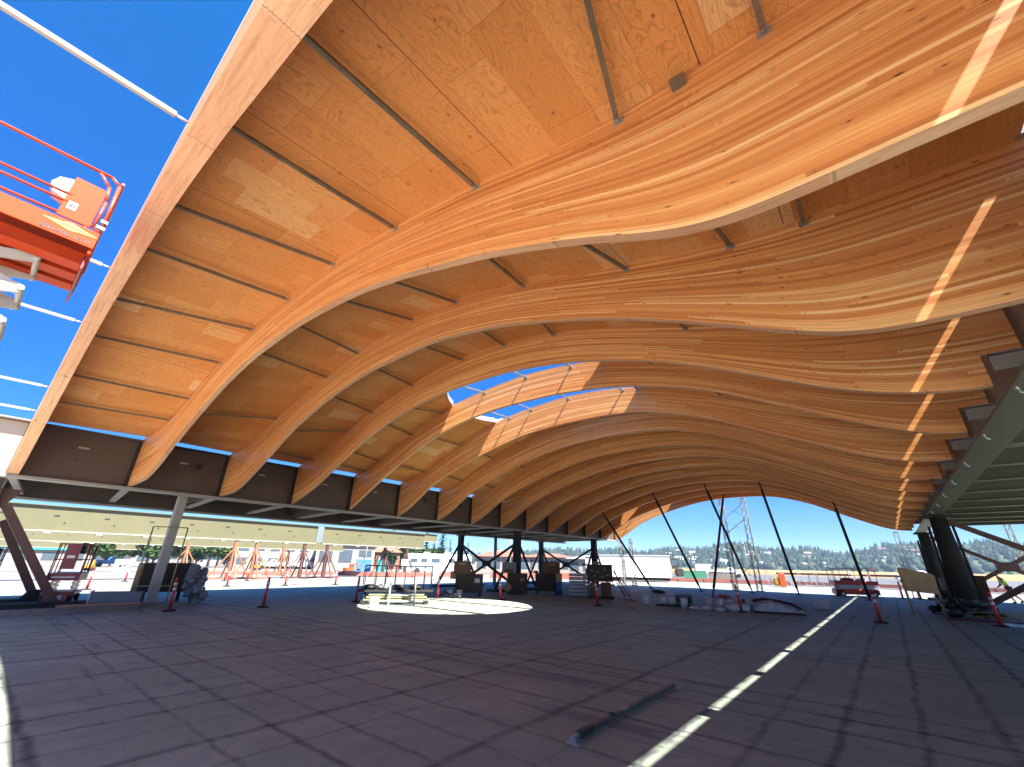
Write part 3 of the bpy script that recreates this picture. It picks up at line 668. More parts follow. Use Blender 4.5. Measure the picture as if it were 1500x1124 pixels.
# ---------------------------------------------------------------- scissor lifts
def scissor_lift(loc,rz,label,mat,w=.85,l=1.9,zp=1.05,hr=1.12,levels=3,panel=True):
    r=empty('scissor_lift',loc,rz,label,'scissor lift')
    ch=MB(); ch.box(-l/2,l/2,-w*.36,w*.36,.14,.46); ch.box(-l/2+.1,l/2-.1,-w/2,w/2,.40,.52); ch.build('chassis',mat,r,bevel=.02)
    for sx in (-1,1):
        for sy in (-1,1):
            wh=MB().tube((sx*l*.36,sy*w*.36,.19),(sx*l*.36,sy*w*.5,.19),.19,n=16).build('wheel',M['rubber'],r)
            MB().tube((sx*l*.36,sy*w*.5,.19),(sx*l*.36,sy*w*.515,.19),.10,n=12).build('rim',M['galv'],wh)
    dz=(zp-.56)/levels
    for i in range(levels):
        z0=.54+i*dz
        for sy in (-1,1):
            for s in (-1,1): MB().bar((-s*l*.42,sy*w*.33,z0),(s*l*.42,sy*w*.33,z0+dz),.04,.075).build('scissor_arm',M['galv'],r)
    p=MB(); p.box(-l/2,l/2,-w/2,w/2,zp-.06,zp+.20); p.build('platform',mat,r,bevel=.01)
    zt_=zp+.12+hr; g=MB()
    for sy in (-1,1):
        g.path([(-l/2+.03,sy*(w/2-.03),zp+.12),(-l/2+.03,sy*(w/2-.03),zt_),(l/2-.03,sy*(w/2-.03),zt_),(l/2-.03,sy*(w/2-.03),zp+.12)],.022,n=6)
        g.tube((-l/2+.03,sy*(w/2-.03),zp+.12+hr*.5),(l/2-.03,sy*(w/2-.03),zp+.12+hr*.5),.018,n=6)
        for k in (-.33,0,.33): g.tube((k*l,sy*(w/2-.03),zp+.12),(k*l,sy*(w/2-.03),zt_),.018,n=6)
    for sx in (-1,1):
        for z in (zt_,zp+.12+hr*.5): g.tube((sx*(l/2-.03),-w/2+.03,z),(sx*(l/2-.03),w/2-.03,z),.02,n=6)
    g.build('guard_rail',mat,r)
    if panel:
        MB().box(l/2-.02,l/2+.02,-w*.22,w*.22,zp+.35,zt_).build('gate_panel',mat,r)
        MB().box(l/2+.02,l/2+.025,-w*.12,w*.12,zp+.75,zp+.85).build('sticker',M['white'],r)
        MB().box(l/2,l/2+.006,-w*.36,w*.36,zp+.035,zp+.085).build('sticker',M['sheetwhite'],r)
        MB().box(l/2-.5,l/2-.3,w*.1,w*.35,zt_-.35,zt_-.05).build('control_box',M['black'],r)
    MB().box(l/2,l/2+.005,-.16,.16,.26,.40).build('sticker',M['sheetwhite'],r)
    return r
scissor_lift((-25.9,3.1,0),R(-15),'small maroon scissor lift standing beside the slanted dark struts',M['liftred'],.95,1.9,.98,1.15)
scissor_lift((-30.8,.75,0),R(5),'maroon and grey scissor lift cut off by the left edge',M['liftred'],.95,2.2,.9,1.1)
r=scissor_lift((-2.35,42.4,0),R(22),'red scissor lift with cloth bundles on its wide platform, far right',M['brightred'],1.15,2.7,.85,.9,3,False)
for i,(x,y,z,sx,m,l) in enumerate([(-.35,-.1,1.08,1.3,'redcord','crumpled red cloth bundle on the platform of the red lift'),(.55,0,1.05,1.1,'sheetwhite','white cloth bundle on the platform of the red lift')]):
    b=MB().ball((0,0,.13),.26,12,7,0,sx*1.3,1,.55,.25); o=b.build('cloth_bundle',M[m]); o.location=(-2.35+x*.93,42.4+x*.37,z-.1); tag(o,l,'cloth bundle')
# ---------------------------------------------------------------- the tall orange lift
OL=empty('scissor_lift',(-8.0,-2.0,0),0,'big orange scissor lift with raised deck and white arms outside the roof edge','scissor lift')
def L3(x,y,z): return (x+8.0,y+2.0,z)
x0,x1,ya,yb=-8.95,-7.4,-4.6,-.15
def lb(mb,X0,X1,A,B,Z0,Z1): return mb.box(X0+8,X1+8,A+2,B+2,Z0,Z1)
pf=MB(); lb(pf,x1-.03,x1,ya,yb,5.68,5.94); lb(pf,x1-.10,x1-.03,ya,yb,5.90,5.94); lb(pf,x0,x0+.03,ya,yb,5.68,5.94); lb(pf,x0+.03,x1-.03,yb-.03,yb,5.6,5.94); lb(pf,x0+.03,x1-.10,ya,yb-.03,5.86,5.90)
pf.build('platform',M['orange'],OL)
rb=MB()
for X in (x1-.40,x1-.78,x1-1.16): lb(rb,X,X+.20,ya,yb-.04,5.50,5.66); lb(rb,X-.02,X+.22,ya,yb-.04,5.48,5.50)
rb.build('underframe',M['orange'],OL)
lb(MB(),x0+.1,x1-.12,yb-.03,yb-.005,5.40,5.6).build('end_plate',M['liftred'],OL)
rl=MB(); rr=.022
for X in (x1,x0):
    rl.path([L3(X,ya,6.84),L3(X,-.30,6.88),L3(X,-.19,6.80),L3(X,-.16,6.0)],rr,n=8); rl.tube(L3(X,ya,6.32),L3(X,-.55,6.32),.018); rl.tube(L3(X,ya,6.20),L3(X,-.55,6.20),.018)
    rl.path([L3(X,-.42,6.86),L3(X,-.28,6.70),L3(X,-.24,6.45),L3(X,-.24,6.0)],.02,n=8)
    for Y in (-1.7,-3.0): rl.tube(L3(X,Y,5.94),L3(X,Y,6.85),.02)
for z in (6.86,6.35): rl.tube(L3(x0,-.17,z),L3(x1,-.17,z),.02)
rl.build('guard_rail',M['railorange'],OL)
gp=lb(MB(),x1-.015,x1+.012,-.60,-.27,5.96,6.62).build('gate_panel',M['orange'],OL,bevel=.005)
lb(MB(),x1+.013,x1+.018,-.55,-.46,6.10,6.22).build('sticker',M['sheetwhite'],gp)
q=MB(); lb(q,x1+.018,x1+.021,-.535,-.50,6.13,6.19); lb(q,x1+.018,x1+.021,-.495,-.475,6.12,6.20); q.build('pictogram',M['black'],gp)
lk=MB(); lb(lk,x1-.02,x1+.04,-.20,-.13,6.10,6.14); lb(lk,x1-.02,x1+.04,-.22,-.13,5.99,6.03); lk.build('latch',M['galv'],OL)
# yellow lozenge emblem and lettering
dm=MB(); cy,cz=-.42,5.855; n=dm.verts([L3(x1+.004,cy+a,cz+b) for a,b in ((-.28,.01),(-.09,.040),(0,.070),(.09,.038),(.28,-.008),(.09,-.032),(0,-.058),(-.09,-.034))]); dm.face([n+i for i in range(8)]); dm.build('emblem',plain('yellow_decal',(.42,.25,.02),.5),OL)
dm=MB(); n=dm.verts([L3(x1+.006,cy+a,cz+b) for a,b in ((-.17,.012),(.15,.012),(.20,-.006),(-.13,-.010))]); dm.face([n+i for i in range(4)]); dm.build('emblem_stripe',M['railorange'],OL)
def text(s,name,loc,rot,size,mat,parent,align='CENTER',sx=1):
    cu=bpy.data.curves.new(name,'FONT'); cu.body=s; cu.size=size; cu.align_x=align; cu.extrude=.001; cu.offset=.001; cu.materials.append(mat)
    tmp=bpy.data.objects.new(name,cu); COL.objects.link(tmp); dg=bpy.context.evaluated_depsgraph_get(); dg.update()
    me=bpy.data.meshes.new_from_object(tmp.evaluated_get(dg)); bpy.data.objects.remove(tmp)
    o=bpy.data.objects.new(name,me); COL.objects.link(o); o.location=loc; o.rotation_euler=rot; o.parent=parent; o.scale=(sx,1,1)
    return o
text('800-400-1630','lettering',L3(x1+.005,-.44,5.705),(R(90),0,R(90)),.085,M['black'],OL)
# lamp / reel unit on the deck
lp=empty('reel_unit',(-7.62,-.62,6.35),0,'white round reel clipped to the rail of the orange lift','reel')
MB().tube((-.10,0,.12),(.10,0,.12),.17,n=8).build('drum',M['sheetwhite'],lp); MB().tube((-.13,.12,.16),(.13,.12,.16),.15,n=14).build('drum',M['white'],lp); MB().tube((.131,.12,.16),(.14,.12,.16),.05,n=10).build('hub',M['black'],lp)
# white arms
def arm(p,q,w=.05,h=.16): MB().bar(L3(*p),L3(*q),w,h).build('scissor_arm',M['cream'],OL)
for X in (-7.95,-8.55):
    for i in range(9):
        z1=5.50-i*.49; z0=z1-.49
        arm((X+.04,-.58,z1),(X+.04,-2.1,z0),.05,.13); arm((X-.04,-2.1,z1),(X-.04,-.58,z0),.05,.13)
for i in range(10):
    for Y in (-.58,-2.1): MB().tube(L3(-8.65,Y,5.50-i*.49),L3(-7.86,Y,5.50-i*.49),.035,n=10).build('pivot_pin',M['cream'],OL)
lb(MB(),-9.1,-7.3,-4.3,-.2,.45,1.05).build('chassis',M['orange'],OL,bevel=.03)
for X in (-8.95,-7.45):
    for Y in (-3.6,-.9): w_=MB().tube(L3(X-.15,Y,.42),L3(X+.15,Y,.42),.42,n=20).build('wheel',M['rubber'],OL); MB().tube(L3(X+.15,Y,.42),L3(X+.16,Y,.42),.22,n=12).build('rim',M['white'],w_)
# ---------------------------------------------------------------- crates and job boxes
def box_thing(name,x,y,z,w,d,h,rz,mat,label,cat,lid=True,feet=False,sticker=None,trim=None):
    r=empty(name,(x,y,z),rz,label,cat)
    z0=.16 if feet else 0
    MB().box(-w/2,w/2,-d/2,d/2,z0,h).build('body',mat,r,bevel=.012)
    if lid: MB().box(-w/2-.02,w/2+.02,-d/2-.02,d/2+.02,h,h+.035).build('lid',trim or mat,r)
    e=MB()
    for sx in (-1,1):
        e.box(sx*w/2-.03,sx*w/2+.03,-d/2-.015,-d/2,z0,h)
    e.box(-w/2+.03,w/2-.03,-d/2-.013,-d/2,z0,z0+.06); e.box(-w/2+.03,w/2-.03,-d/2-.013,-d/2,h-.06,h)
    e.build('frame_batten',trim or mat,r)
    if feet:
        for sx in (-1,1):
            for sy in (-1,1): MB().tube((sx*w*.42,sy*d*.4,0),(sx*w*.42,sy*d*.4,z0),.045,n=8).build('caster',M['dark'],r)
    if sticker: 
        a,b,c,dd,m=sticker; MB().box(a,b,-d/2-.018,-d/2-.001,c,dd).build('sticker',m,r)
    return r
RA=R(-33)
box_thing('job_box',-20.0,20.3,0,1.55,.8,1.15,R(38),M['darkwood'],'dark brown wheeled job box with a white sticker, left of the group','job box',True,True,(.35,.65,.72,.95,M['sheetwhite']))
box_thing('cardboard_box',-20.75,19.75,.9,.42,.5,.42,R(38),M['tan'],'tan cardboard box wedged beside the leftmost job box','box',False)
box_thing('crate',-20.35,20.0,1.19,.95,.75,.68,R(38),M['kraft'],'brown crate on top of the leftmost job box','crate',True,False,(-.2,.2,.52,.60,M['tan']))
box_thing('job_box',-19.0,23.7,0,1.25,.8,1.2,R(38),M['darkwood'],'dark brown job box with a round pale patch under the white box','job box',True,False,(.2,.45,.78,.98,M['tan']))
box_thing('white_box',-19.5,23.45,1.24,.85,.7,.62,R(38),M['bluegrey'],'pale grey box on the middle dark job box','box',True,False,(-.3,.3,.02,.25,M['kraft']))
o=MB().tube((0,0,0),(0,.03,0),.24,n=18).build('round_disc',M['tan']); o.location=(-19.15,22.9,.42); o.rotation_euler=(0,0,R(38)); tag(o,'round tan disc leaning on the middle job box','disc')
box_thing('job_box',-18.0,25.6,0,1.45,.8,1.2,R(35),M['darkwood'],'nearly black job box with a brown crate on it, left of the blue drum','job box',True,True)
box_thing('crate',-17.65,25.7,1.24,1.05,.75,.7,R(35),M['kraft'],'brown crate with a pale label strip, right of the three stacked ones','crate',True,False,(-.2,.2,.5,.58,M['tan']))
box_thing('cardboard_box',-16.85,25.35,.84,.34,.4,.42,R(35),M['tan'],'tan box perched above the blue drum','box',False)
r=empty('drum',(-16.85,25.35,0),0,'blue plastic drum between the job box and the white panels','drum')
MB().tube((0,0,0),(0,0,.78),.19,n=16).build('body',M['bluedrum'],r); MB().tube((0,0,.78),(0,0,.83),.2,n=16).build('lid',M['sheetwhite'],r)
for i in range(6):
    z=i*.22; o=MB().box(-.68,.68,-.45,.45,z+.02,z+.19).build('insulation_panel',M['panelwhite'],bevel=.01); 
    o.location=(-15.75+random.uniform(-.03,.03),26.1,0); o.rotation_euler=(0,0,R(30)); tag(o,'white panel pack in the stack, %s'%['at the very bottom','second from the floor','third from the floor','third from the top','second from the top','topmost'][i],'panel','white panel packs stacked beside the blue drum')
r=empty('tool_cabinet',(-13.75,25.2,0),R(27),'tall dark tool cabinet with an overhanging top and cables','cabinet')
MB().box(-.75,.75,-.4,.4,.95,1.78).build('upper_case',M['darkwood'],r); MB().box(-1.05,.78,-.45,.45,1.78,1.85).build('top',M['darkwood'],r)
MB().box(-.75,-.72,-.4,.4,.1,.95).build('leg',M['dark'],r); MB().box(.72,.75,-.4,.4,.1,.95).build('leg',M['dark'],r); MB().box(-.75,.75,-.42,.42,.90,.95).build('shelf',M['kraft'],r); MB().box(-.75,.75,-.42,.42,0,.1).build('base',M['dark'],r)
for i,(x,z) in enumerate(((-.45,1.5),(-.1,1.42),(.3,1.55),(-.3,1.2),(.15,1.15),(.45,1.25))): MB().box(x-.08,x+.08,-.43,-.40,z,z+.025).build('drawer_pull',M['galv'],r)
box_thing('crate',-14.1,25.0,.1,.42,.5,.72,R(27),M['kraft'],'brown crate on the left under the tall cabinet','crate',False,False,(-.15,.15,.5,.6,M['tan']))
box_thing('crate',-13.45,25.3,.1,.55,.5,.76,R(27),M['kraft'],'brown crate on the right under the tall cabinet','crate',False)
rods=[(-12.85,25.2,.9,.25,1.5,'dark'),(-12.7,25.2,1.0,-.2,1.3,'redcord'),(-12.5,25.5,.7,.1,1.1,'galv'),(-12.6,25.0,.5,.3,.9,'dark'),(-12.95,25.5,.6,0,1.6,'lumber')]
rl_=['black rod leaning on the tall cabinet','red bar leaning on the tall cabinet','bare metal rod leaning on the tall cabinet','short black rod at the foot of the tall cabinet','wooden stick leaning on the tall cabinet']
for (x,y,dx,dy,h,m),l in zip(rods,rl_):
    o=MB().tube((dx,dy,0),(0,0,h),.03,n=6).build('leaning_rod',M[m]); o.location=(x,y,0); tag(o,l,'rod')
o=MB().ball((0,0,.12),.3,12,6,0,1.6,.9,.4,.4).build('tool_bag',M['black']); o.location=(-13.3,32.9,0); tag(o,'black tool bag on the floor by the left lattice masts','bag')
o=MB().ball((0,0,.08),.22,12,6,0,1.8,.9,.4,.3).build('plastic_scrap',M['sheetwhite']); o.location=(-11.9,25.2,0); tag(o,'white plastic scrap on the floor right of the tall cabinet','scrap')
for (x,y,z,rz,w_,h_,d_),l in zip([(-20.0,20.3,1.19,38,.5,.10,.3),(-18.6,25.2,1.24,35,.4,.12,.3),(-13.9,25.1,1.85,27,.55,.14,.35)],['coil of orange hose on the leftmost job box','folded dark tarp on the middle dark box','grey case lying on top of the tall tool cabinet']):
    b=MB()
    for k in range(4): 
        ring_=[(w_*.45*math.cos(t*.63)*(1-.1*k),d_*.6*math.sin(t*.63)*(1-.1*k),.03+.035*k) for t in range(11)]; b.path(ring_,.022,n=6)
    o=b.build('hose_coil',M[['orangeplastic','cloth','plastic'][['c','f','g'].index(l[0])]]); o.location=(x,y,z); tag(o,l.replace('folded dark tarp','coil of dark strap').replace('grey case lying','coil of grey cable lying'),'coil')
# cart with rods and sign, trestle
r=empty('material_cart',(-18.2,13.6,0),R(52),'long rod rack cart loaded with dark tools, beside the sun patch','cart')
MB().box(-1.7,1.7,-.45,.45,.52,.60).build('deck',M['dark'],r)
for x in (-1.5,-1.0,-.55,-.1,.35,.8,1.25,1.6):
    for y in (-.4,.4): MB().tube((x,y,.6),(x,y,1.62),.018,n=6).build('upright',M['dark'],r)
MB().path([(-1.5,-.4,1.62),(1.6,-.4,1.62)],.025).build('top_rail',M['dark'],r); MB().path([(-1.5,.4,1.62),(1.6,.4,1.62)],.025).build('top_rail',M['dark'],r)
for x in (-1.4,1.4):
    for y in (-.35,.35): MB().tube((x,y-.03,.12),(x,y+.03,.12),.12,n=12).build('wheel',M['rubber'],r); MB().bar((x,y,.12),(x,y,.52),.05,.05).build('leg',M['dark'],r)
random.seed(3)
for i,(x,l,m) in enumerate(((-1.2,'black tool case at the left end of the rod rack cart','black'),(-.6,'grey coil of hose on the rod rack cart','plastic'),(.1,'dark duffel of straps mid-way on the rod rack cart','cloth'),(.9,'black crumpled bag at the right end of the rod rack cart','black'))):
    o=MB().ball((0,0,.12),.26,10,6,0,1.35,1.0,.5,.35).build('tool_bundle',M[m]); c_,s_=math.cos(R(52)),math.sin(R(52)); o.location=(-18.2+x*c_,13.6+x*s_,.58); tag(o,l,'tool bundle')
for i,z in enumerate((.22,.32,.42)):
    o=MB().bar((-1.5+.1*i,-.0,0),(1.4-.12*i,.02,0),.1,.06).build('lumber_length',M['paleyellow']); o.location=(-17.6,13.3,z); o.rotation_euler=(0,0,R(52)); tag(o,['lowest pale batten under the rod rack cart','middle pale batten under the rod rack cart','top pale batten under the rod rack cart'][i],'batten','pale battens in front of the rod rack cart')
r=empty('trestle',(-17.2,13.2,0),R(52),'off-white metal trestle frame at the edge of the sun patch','trestle')
for x in (-.55,.55): MB().bar((x,0,0),(x,0,1.0),.07,.05).build('leg',M['offwhite'],r)
MB().bar((-.52,0,.18),(.52,0,.18),.05,.07).build('rail',M['offwhite'],r); MB().bar((-.52,0,.42),(.52,0,.42),.05,.04).build('rail',M['offwhite'],r)
box_thing('white_crate',-17.1,11.75,0,.30,.3,.42,R(52),M['sheetwhite'],'small white crate at the left foot of the trestle','crate',False)
for x,y,z,l in ((-17.9,13.7,1.62,'white notice card clipped on the cart rail, left'),(-17.0,14.9,1.1,'white notice card hanging on the cart, right')):
    o=MB().box(-.16,.16,-.01,.01,0,.3).build('notice_card',M['white']); o.location=(x,y,z); o.rotation_euler=(0,0,R(50)); tag(o,l,'card')
o=MB().path([(0,0,.05),(.3,.15,.32),(.9,.2,.10),(1.3,.1,.22),(1.6,.2,.05)],.06).build('hose_heap',M['black']); o.location=(-19.9,17.8,0); tag(o,'black hose heap on the floor left of the job boxes','hose')
for i,(x,y) in enumerate(((-19.9,18.6),(-19.5,19.0))):
    r=empty('bucket',(x,y,0),0,['white bucket left of the job boxes, nearer the cart','white bucket touching the leftmost job box'][i],'bucket','white buckets by the job boxes'); MB().tube((0,0,0),(0,0,.36),.14,.17,n=14).build('body',M['sheetwhite'],r); MB().tube((0,0,.36),(0,0,.38),.18,n=14).build('lid',M['offwhite'],r)
# left: brown panel crate, grey channels, wrapped bundle, scaffold frame
r=empty('panel_crate',(-25.9,6.35,0),R(72),'big dark brown sheet crate with pale edges behind the grey column','crate')
MB().box(-.85,.95,-.32,.32,.38,1.55).build('body',M['darkwood'],r,bevel=.01); MB().box(-1.05,-.85,-.34,.34,.30,1.57).build('end_board',M['lumber'],r); MB().box(.95,1.0,-.34,.34,.38,1.57).build('end_board',M['offwhite'],r); MB().box(-.85,.95,-.34,.34,1.55,1.59).build('top_board',M['greylumber'],r)
for x in (-.6,.7): MB().box(x-.06,x+.06,-.3,.3,0,.38).build('leg',M['dark'],r)
r=empty('wrapped_bundle',(-24.3,7.15,0),0,'grey film-wrapped bundle stacked right of the brown crate','bundle')
random.seed(5); b=MB()
for i in range(34):
    z=.12+1.25*(i/34.0); w_=.42-.10*(i/34.0); b.ball((random.uniform(-w_,w_),random.uniform(-.3,.35),z),random.uniform(.14,.24),9,6,0,1.1,1,.9,.5)
for q in b.f: pass
b.sm=[False]*len(b.sm)
b.build('film_wrap',M['plastic'],r)
r=empty('steel_channel',(-23.6,4.45,0),R(75),'blue-grey steel channel box lying on the slab by the timber','channel')
MB().box(-.8,.75,-.35,.35,0,.55).build('body',M['bluegrey'],r,bevel=.05); MB().box(-.8,-.76,-.40,.40,0,.60).build('end_flange',M['galv'],r)
r=empty('scaffold_frame',(-24.2,5.6,0),R(70),'tall thin yellowish scaffold frame around the grey column','scaffold frame')
f=MB()
for x in (-.62,.62): f.tube((x,0,.02),(x,0,3.05),.028,n=8)
for z in (.7,3.05): f.tube((-.62,0,z),(.62,0,z),.022,n=8)
f.tube((-.62,0,1.9),(-.62,.5,2.6),.015,n=6); f.build('frame',M['paleyellow'],r)
# ---------------------------------------------------------------- buckets and sheets mid-ground
def bucket(x,y,label,mat='sheetwhite',h=.42,r_=.17,z=0,lidm=None):
    r=empty('bucket',(x,y,z),random.random()*3,label,'bucket','paint buckets on the slab'); MB().tube((0,0,0),(0,0,h),r_*.85,r_,n=16).build('body',M[mat],r)
    MB().tube((0,0,h),(0,0,h+.02),r_*1.06,n=16).build('lid',M[lidm or mat],r); MB().path([(r_,0,h*.9),(r_*.8,-r_*.8,h*.7),(0,-r_*1.08,h*.62),(-r_*.8,-r_*.8,h*.7),(-r_,0,h*.9)],.006,n=5).build('handle',M['galv'],r)
bucket(-9.9,22.8,'lone white bucket left of the black pallet')
bucket(-9.15,23.2,'pink-stained bucket at the left end of the black pallet','sheetwhite',lidm='redcord')
bucket(-8.75,23.3,'second pink-stained bucket on the black pallet',lidm='redcord')
bucket(-7.95,22.6,'white bucket with a dark logo patch in front of the pallet',lidm='offwhite')
bucket(-7.15,23.9,'leftmost bucket of the row right of the pallet')
bucket(-6.85,24.2,'second bucket of the right-hand row, pinkish',lidm='redcord')
bucket(-6.6,23.7,'third bucket of the right-hand row, standing forward')
bucket(-6.25,24.1,'fourth bucket of the right-hand row, tan lidded',lidm='tan')
bucket(-5.95,24.4,'last bucket of the right-hand row, against the leaning prop')
o=MB().box(-.9,.9,-.5,.5,0,.1).build('pallet',M['black']); o.location=(-8.7,23.5,0); o.rotation_euler=(0,0,R(15)); tag(o,'low black pallet under the pink-stained buckets','pallet')
box_thing('black_case',-8.3,23.7,.1,.75,.5,.42,R(15),M['black'],'black case with light lids on the pallet','case',True,False,None,M['bluegrey'])
o=MB().ball((0,0,.12),.25,12,6,0,1.3,1,.45,.3).build('red_cloth',M['brightred']); o.location=(-6.65,24.6,.34); tag(o,'bright red cloth heap on the bucket row','cloth')
for i,(x,y,s_) in enumerate(((-7.45,22.5,.8),(-6.9,22.7,1.1),(-6.35,22.5,.8))):
    o=MB().ball((0,0,.06),.25,12,6,0,1.2*s_,.8,.4,.5).build('plastic_scrap',M['sheetwhite']); o.location=(x,y,0); o.rotation_euler=(0,0,i); tag(o,['small crumpled white scrap left of three before the buckets','largest crumpled white scrap before the buckets','right crumpled white scrap before the buckets'][i],'scrap')
box_thing('white_crate',-5.35,24.5,.0,.95,.5,.45,R(12),M['panelwhite'],'wide pale box behind the post right of the buckets','box',False,False,(-.5,-.35,0,.45,M['kraft']))
o=MB().ball((0,0,.14),.36,14,7,0,1.5,1,.55,.35).build('white_sack',M['sheetwhite']); o.location=(-5.7,23.0,0); tag(o,'white sack lying left of the middle delineator post','sack')
o=MB().ball((0,0,.1),.3,12,6,0,1.7,1,.6,.3).build('dark_heap',M['kraft']); o.location=(-6.0,23.9,0); tag(o,'brown dirt-coloured heap behind the white sack','heap')
r=empty('sheet_bundle',(-4.2,23.6,0),R(14),'bundle of pale plastic sheet with dark edges on the slab','bundle')
b=MB(); N=16
for i in range(N):
    x0_=-.95+1.9*i/N; x1_=x0_+1.9/N
    h=lambda x:.12+.28*math.exp(-((x+.3)/.6)**2)+.03*math.sin(x*17)
    b.hexa([(x0_,-.4,.02),(x1_,-.4,.02),(x1_,.4,.02),(x0_,.4,.02),(x0_,-.25,h(x0_)),(x1_,-.25,h(x1_)),(x1_,.3,h(x1_)+.08),(x0_,.3,h(x0_)+.08)])
b.build('sheet',M['panelwhite'],r); MB().path([(-.95,.35,.42),(-.5,.3,.52),(.1,.3,.44),(.6,.2,.34),(.98,-.1,.1)],.06,n=8).build('dark_edge',plain('dark_maroon_strap',(.06,.01,.015),.6),r)
MB().path([(-1.0,-.42,.04),(0,-.5,.04),(.9,-.45,.04)],.04,n=6).build('dark_edge',M['black'],r)
r=empty('paper_sign',(-3.0,27.9,0),R(8),'small white board leaning up alone on the slab','board')
MB().hexa([(-.33,0,0),(.33,0,0),(.33,.02,0),(-.33,.02,0),(-.36,.22,.42),(.30,.22,.44),(.30,.24,.44),(-.36,.24,.42)]).build('board',M['panelwhite'],r)
o=MB().box(-.16,.16,-.11,.11,0,.05).build('red_tray',M['brightred']); o.location=(-9.7,20.6,0); tag(o,'small flat red tray on the slab near the buckets','tray')
o=MB().tube((0,0,.02),(.0,.5,.02),.02,n=6).build('red_rod',M['brightred']); o.location=(-36.5,17.2,0); tag(o,'short red rod lying on the sunlit apron','rod')
# ---------------------------------------------------------------- strut on the slab, foreground
r=empty('loose_strut',(-3.12,6.44,0),0,'loose dark steel strut with end feet lying on the slab in front','strut')
MB().box(-.028,.028,-1.45,1.48,.03,.085).build('tube',plain('dark_grey_strut_steel',(.075,.075,.07),.45,.3,.2,6,.3),r,bevel=.006); MB().box(-.036,.036,-1.42,-1.12,.025,.098).build('sleeve',M['black'],r,bevel=.01)
MB().tube((0,-.62,.085),(0,-.62,.105),.04,n=12).build('knob',M['dark'],r); MB().box(-.026,.026,-.35,-.2,.085,.088).build('sticker',M['sheetwhite'],r)
q=MB()
for a in (-.335,-.30,-.27,-.235): q.box(-.018,.018,a,a+.012,.088,.090)
q.build('sticker_print',M['black'],r)
for s_ in (-1,1):
    MB().box(-.08,.085,s_*1.55-.02,s_*1.55+.02,.0,.018).build('end_foot',M['galv'],r); MB().bar((0,s_*1.45,.065),(0,s_*1.56,.065),.03,.03).build('end_bolt',M['galv'],r); MB().box(-.04,.04,s_*1.56-.006,s_*1.56+.006,.018,.065).build('end_plate',M['galv'],r)
# ---------------------------------------------------------------- right side: sign, pile, worker
r=empty('plywood_sign',(.95,28.3,0),R(18),'weathered plywood board on two wooden legs by the far right posts','sign')
MB().prism([(-.62,.95),(.52,.84),(.56,1.62),(.40,1.70),(-.50,1.92),(-.70,1.94),(-.74,1.86)],'y',-.02,.02).build('board',M['lumber'],r)
MB().bar((-.62,.045,0),(-.68,.045,1.90),.08,.05).build('leg',M['lumber'],r); MB().bar((.58,.045,0),(.48,.045,1.65),.08,.05).build('leg',M['lumber'],r)
random.seed(11)
r=empty('tool_pile',(1.7,27.6,0),0,'heap of dark hoses and tools at the foot of the massive column','pile')
b=MB()
for i in range(16): b.ball((random.uniform(-.6,.9),random.uniform(-.6,.6),random.uniform(.1,.65)),random.uniform(.12,.28),9,5,0,1.2,1,.8,.5)
b.build('bags',M['black'],r); b=MB()
for i in range(9):
    p=[(random.uniform(-.8,.9),random.uniform(-.9,.3),random.uniform(.05,.8)) for _ in range(4)]; b.path(p,.02,n=5)
b.build('hoses',M['galv'],r); MB().path([(.3,-.8,.30),(1.9,-.7,.32)],.03,n=6).build('yellow_batten',M['yellow'],r); MB().path([(.5,-.95,.16),(2.0,-.8,.18)],.03,n=6).build('yellow_batten',M['yellow'],r)
b=MB(); 
for i in range(7):
    q=[(-.3+.9*k+random.uniform(-.1,.1),-1.4+random.uniform(-.25,.25)+.03*k,.03) for k in range(5)]; b.path(q,.018,n=5)
b.build('red_cord',M['redcord'],r)
r=empty('work_lamp',(1.95,30.4,0),R(10),'pale flat screen lamp standing on the dark tool heap','lamp')
MB().box(-.28,.28,-.04,.04,.95,1.5).build('panel',M['panelwhite'],r,bevel=.02); MB().tube((0,0,0),(0,0,.95),.04,n=8).build('stand',M['dark'],r)
box_thing('crate',3.05,31.6,.25,.66,.3,1.35,R(-6),M['kraft'],'tall brown crate right of the massive black column','crate',True)
box_thing('skid',3.05,31.6,0,.75,.4,.25,R(-6),M['dark'],'black skid under the tall brown crate','skid',False)
box_thing('dark_crate',5.25,28.4,.55,.7,.6,1.1,R(-8),M['darkwood'],'dark slatted crate cut off by the right edge','crate',True,True)
o=MB().box(-1.2,1.4,-.6,.6,0,.03).build('foil_sheet',plain('crinkled_foil',(.45,.5,.5),.25,.6,.3,5)); o.location=(4.0,25.4,0); tag(o,'crinkled silver sheet on the slab at the right edge','sheet')
# worker
def skinmesh(name,verts,edges,radii,mat,parent,sub=1):
    me=bpy.data.meshes.new(name); me.from_pydata(verts,edges,[]); me.materials.append(mat); o=bpy.data.objects.new(name,me); COL.objects.link(o); o.parent=parent
    m_=o.modifiers.new('skin','SKIN'); m_.use_smooth_shade=True
    sv_=me.skin_vertices[0].data if me.skin_vertices else None
    if sv_ is None:
        bpy.context.view_layer.objects.active=o; me.attributes
    for i,rr_ in enumerate(radii): me.skin_vertices[0].data[i].radius=(rr_ if isinstance(rr_,tuple) else (rr_,rr_))
    me.skin_vertices[0].data[0].use_root=True
    s2=o.modifiers.new('sub','SUBSURF'); s2.levels=sub; s2.render_levels=sub
    return o
WP=empty('person',(5.55,43.3,0),R(195),'worker in yellow-green vest, cap and dark shorts, leaning forward mid-stride','person')
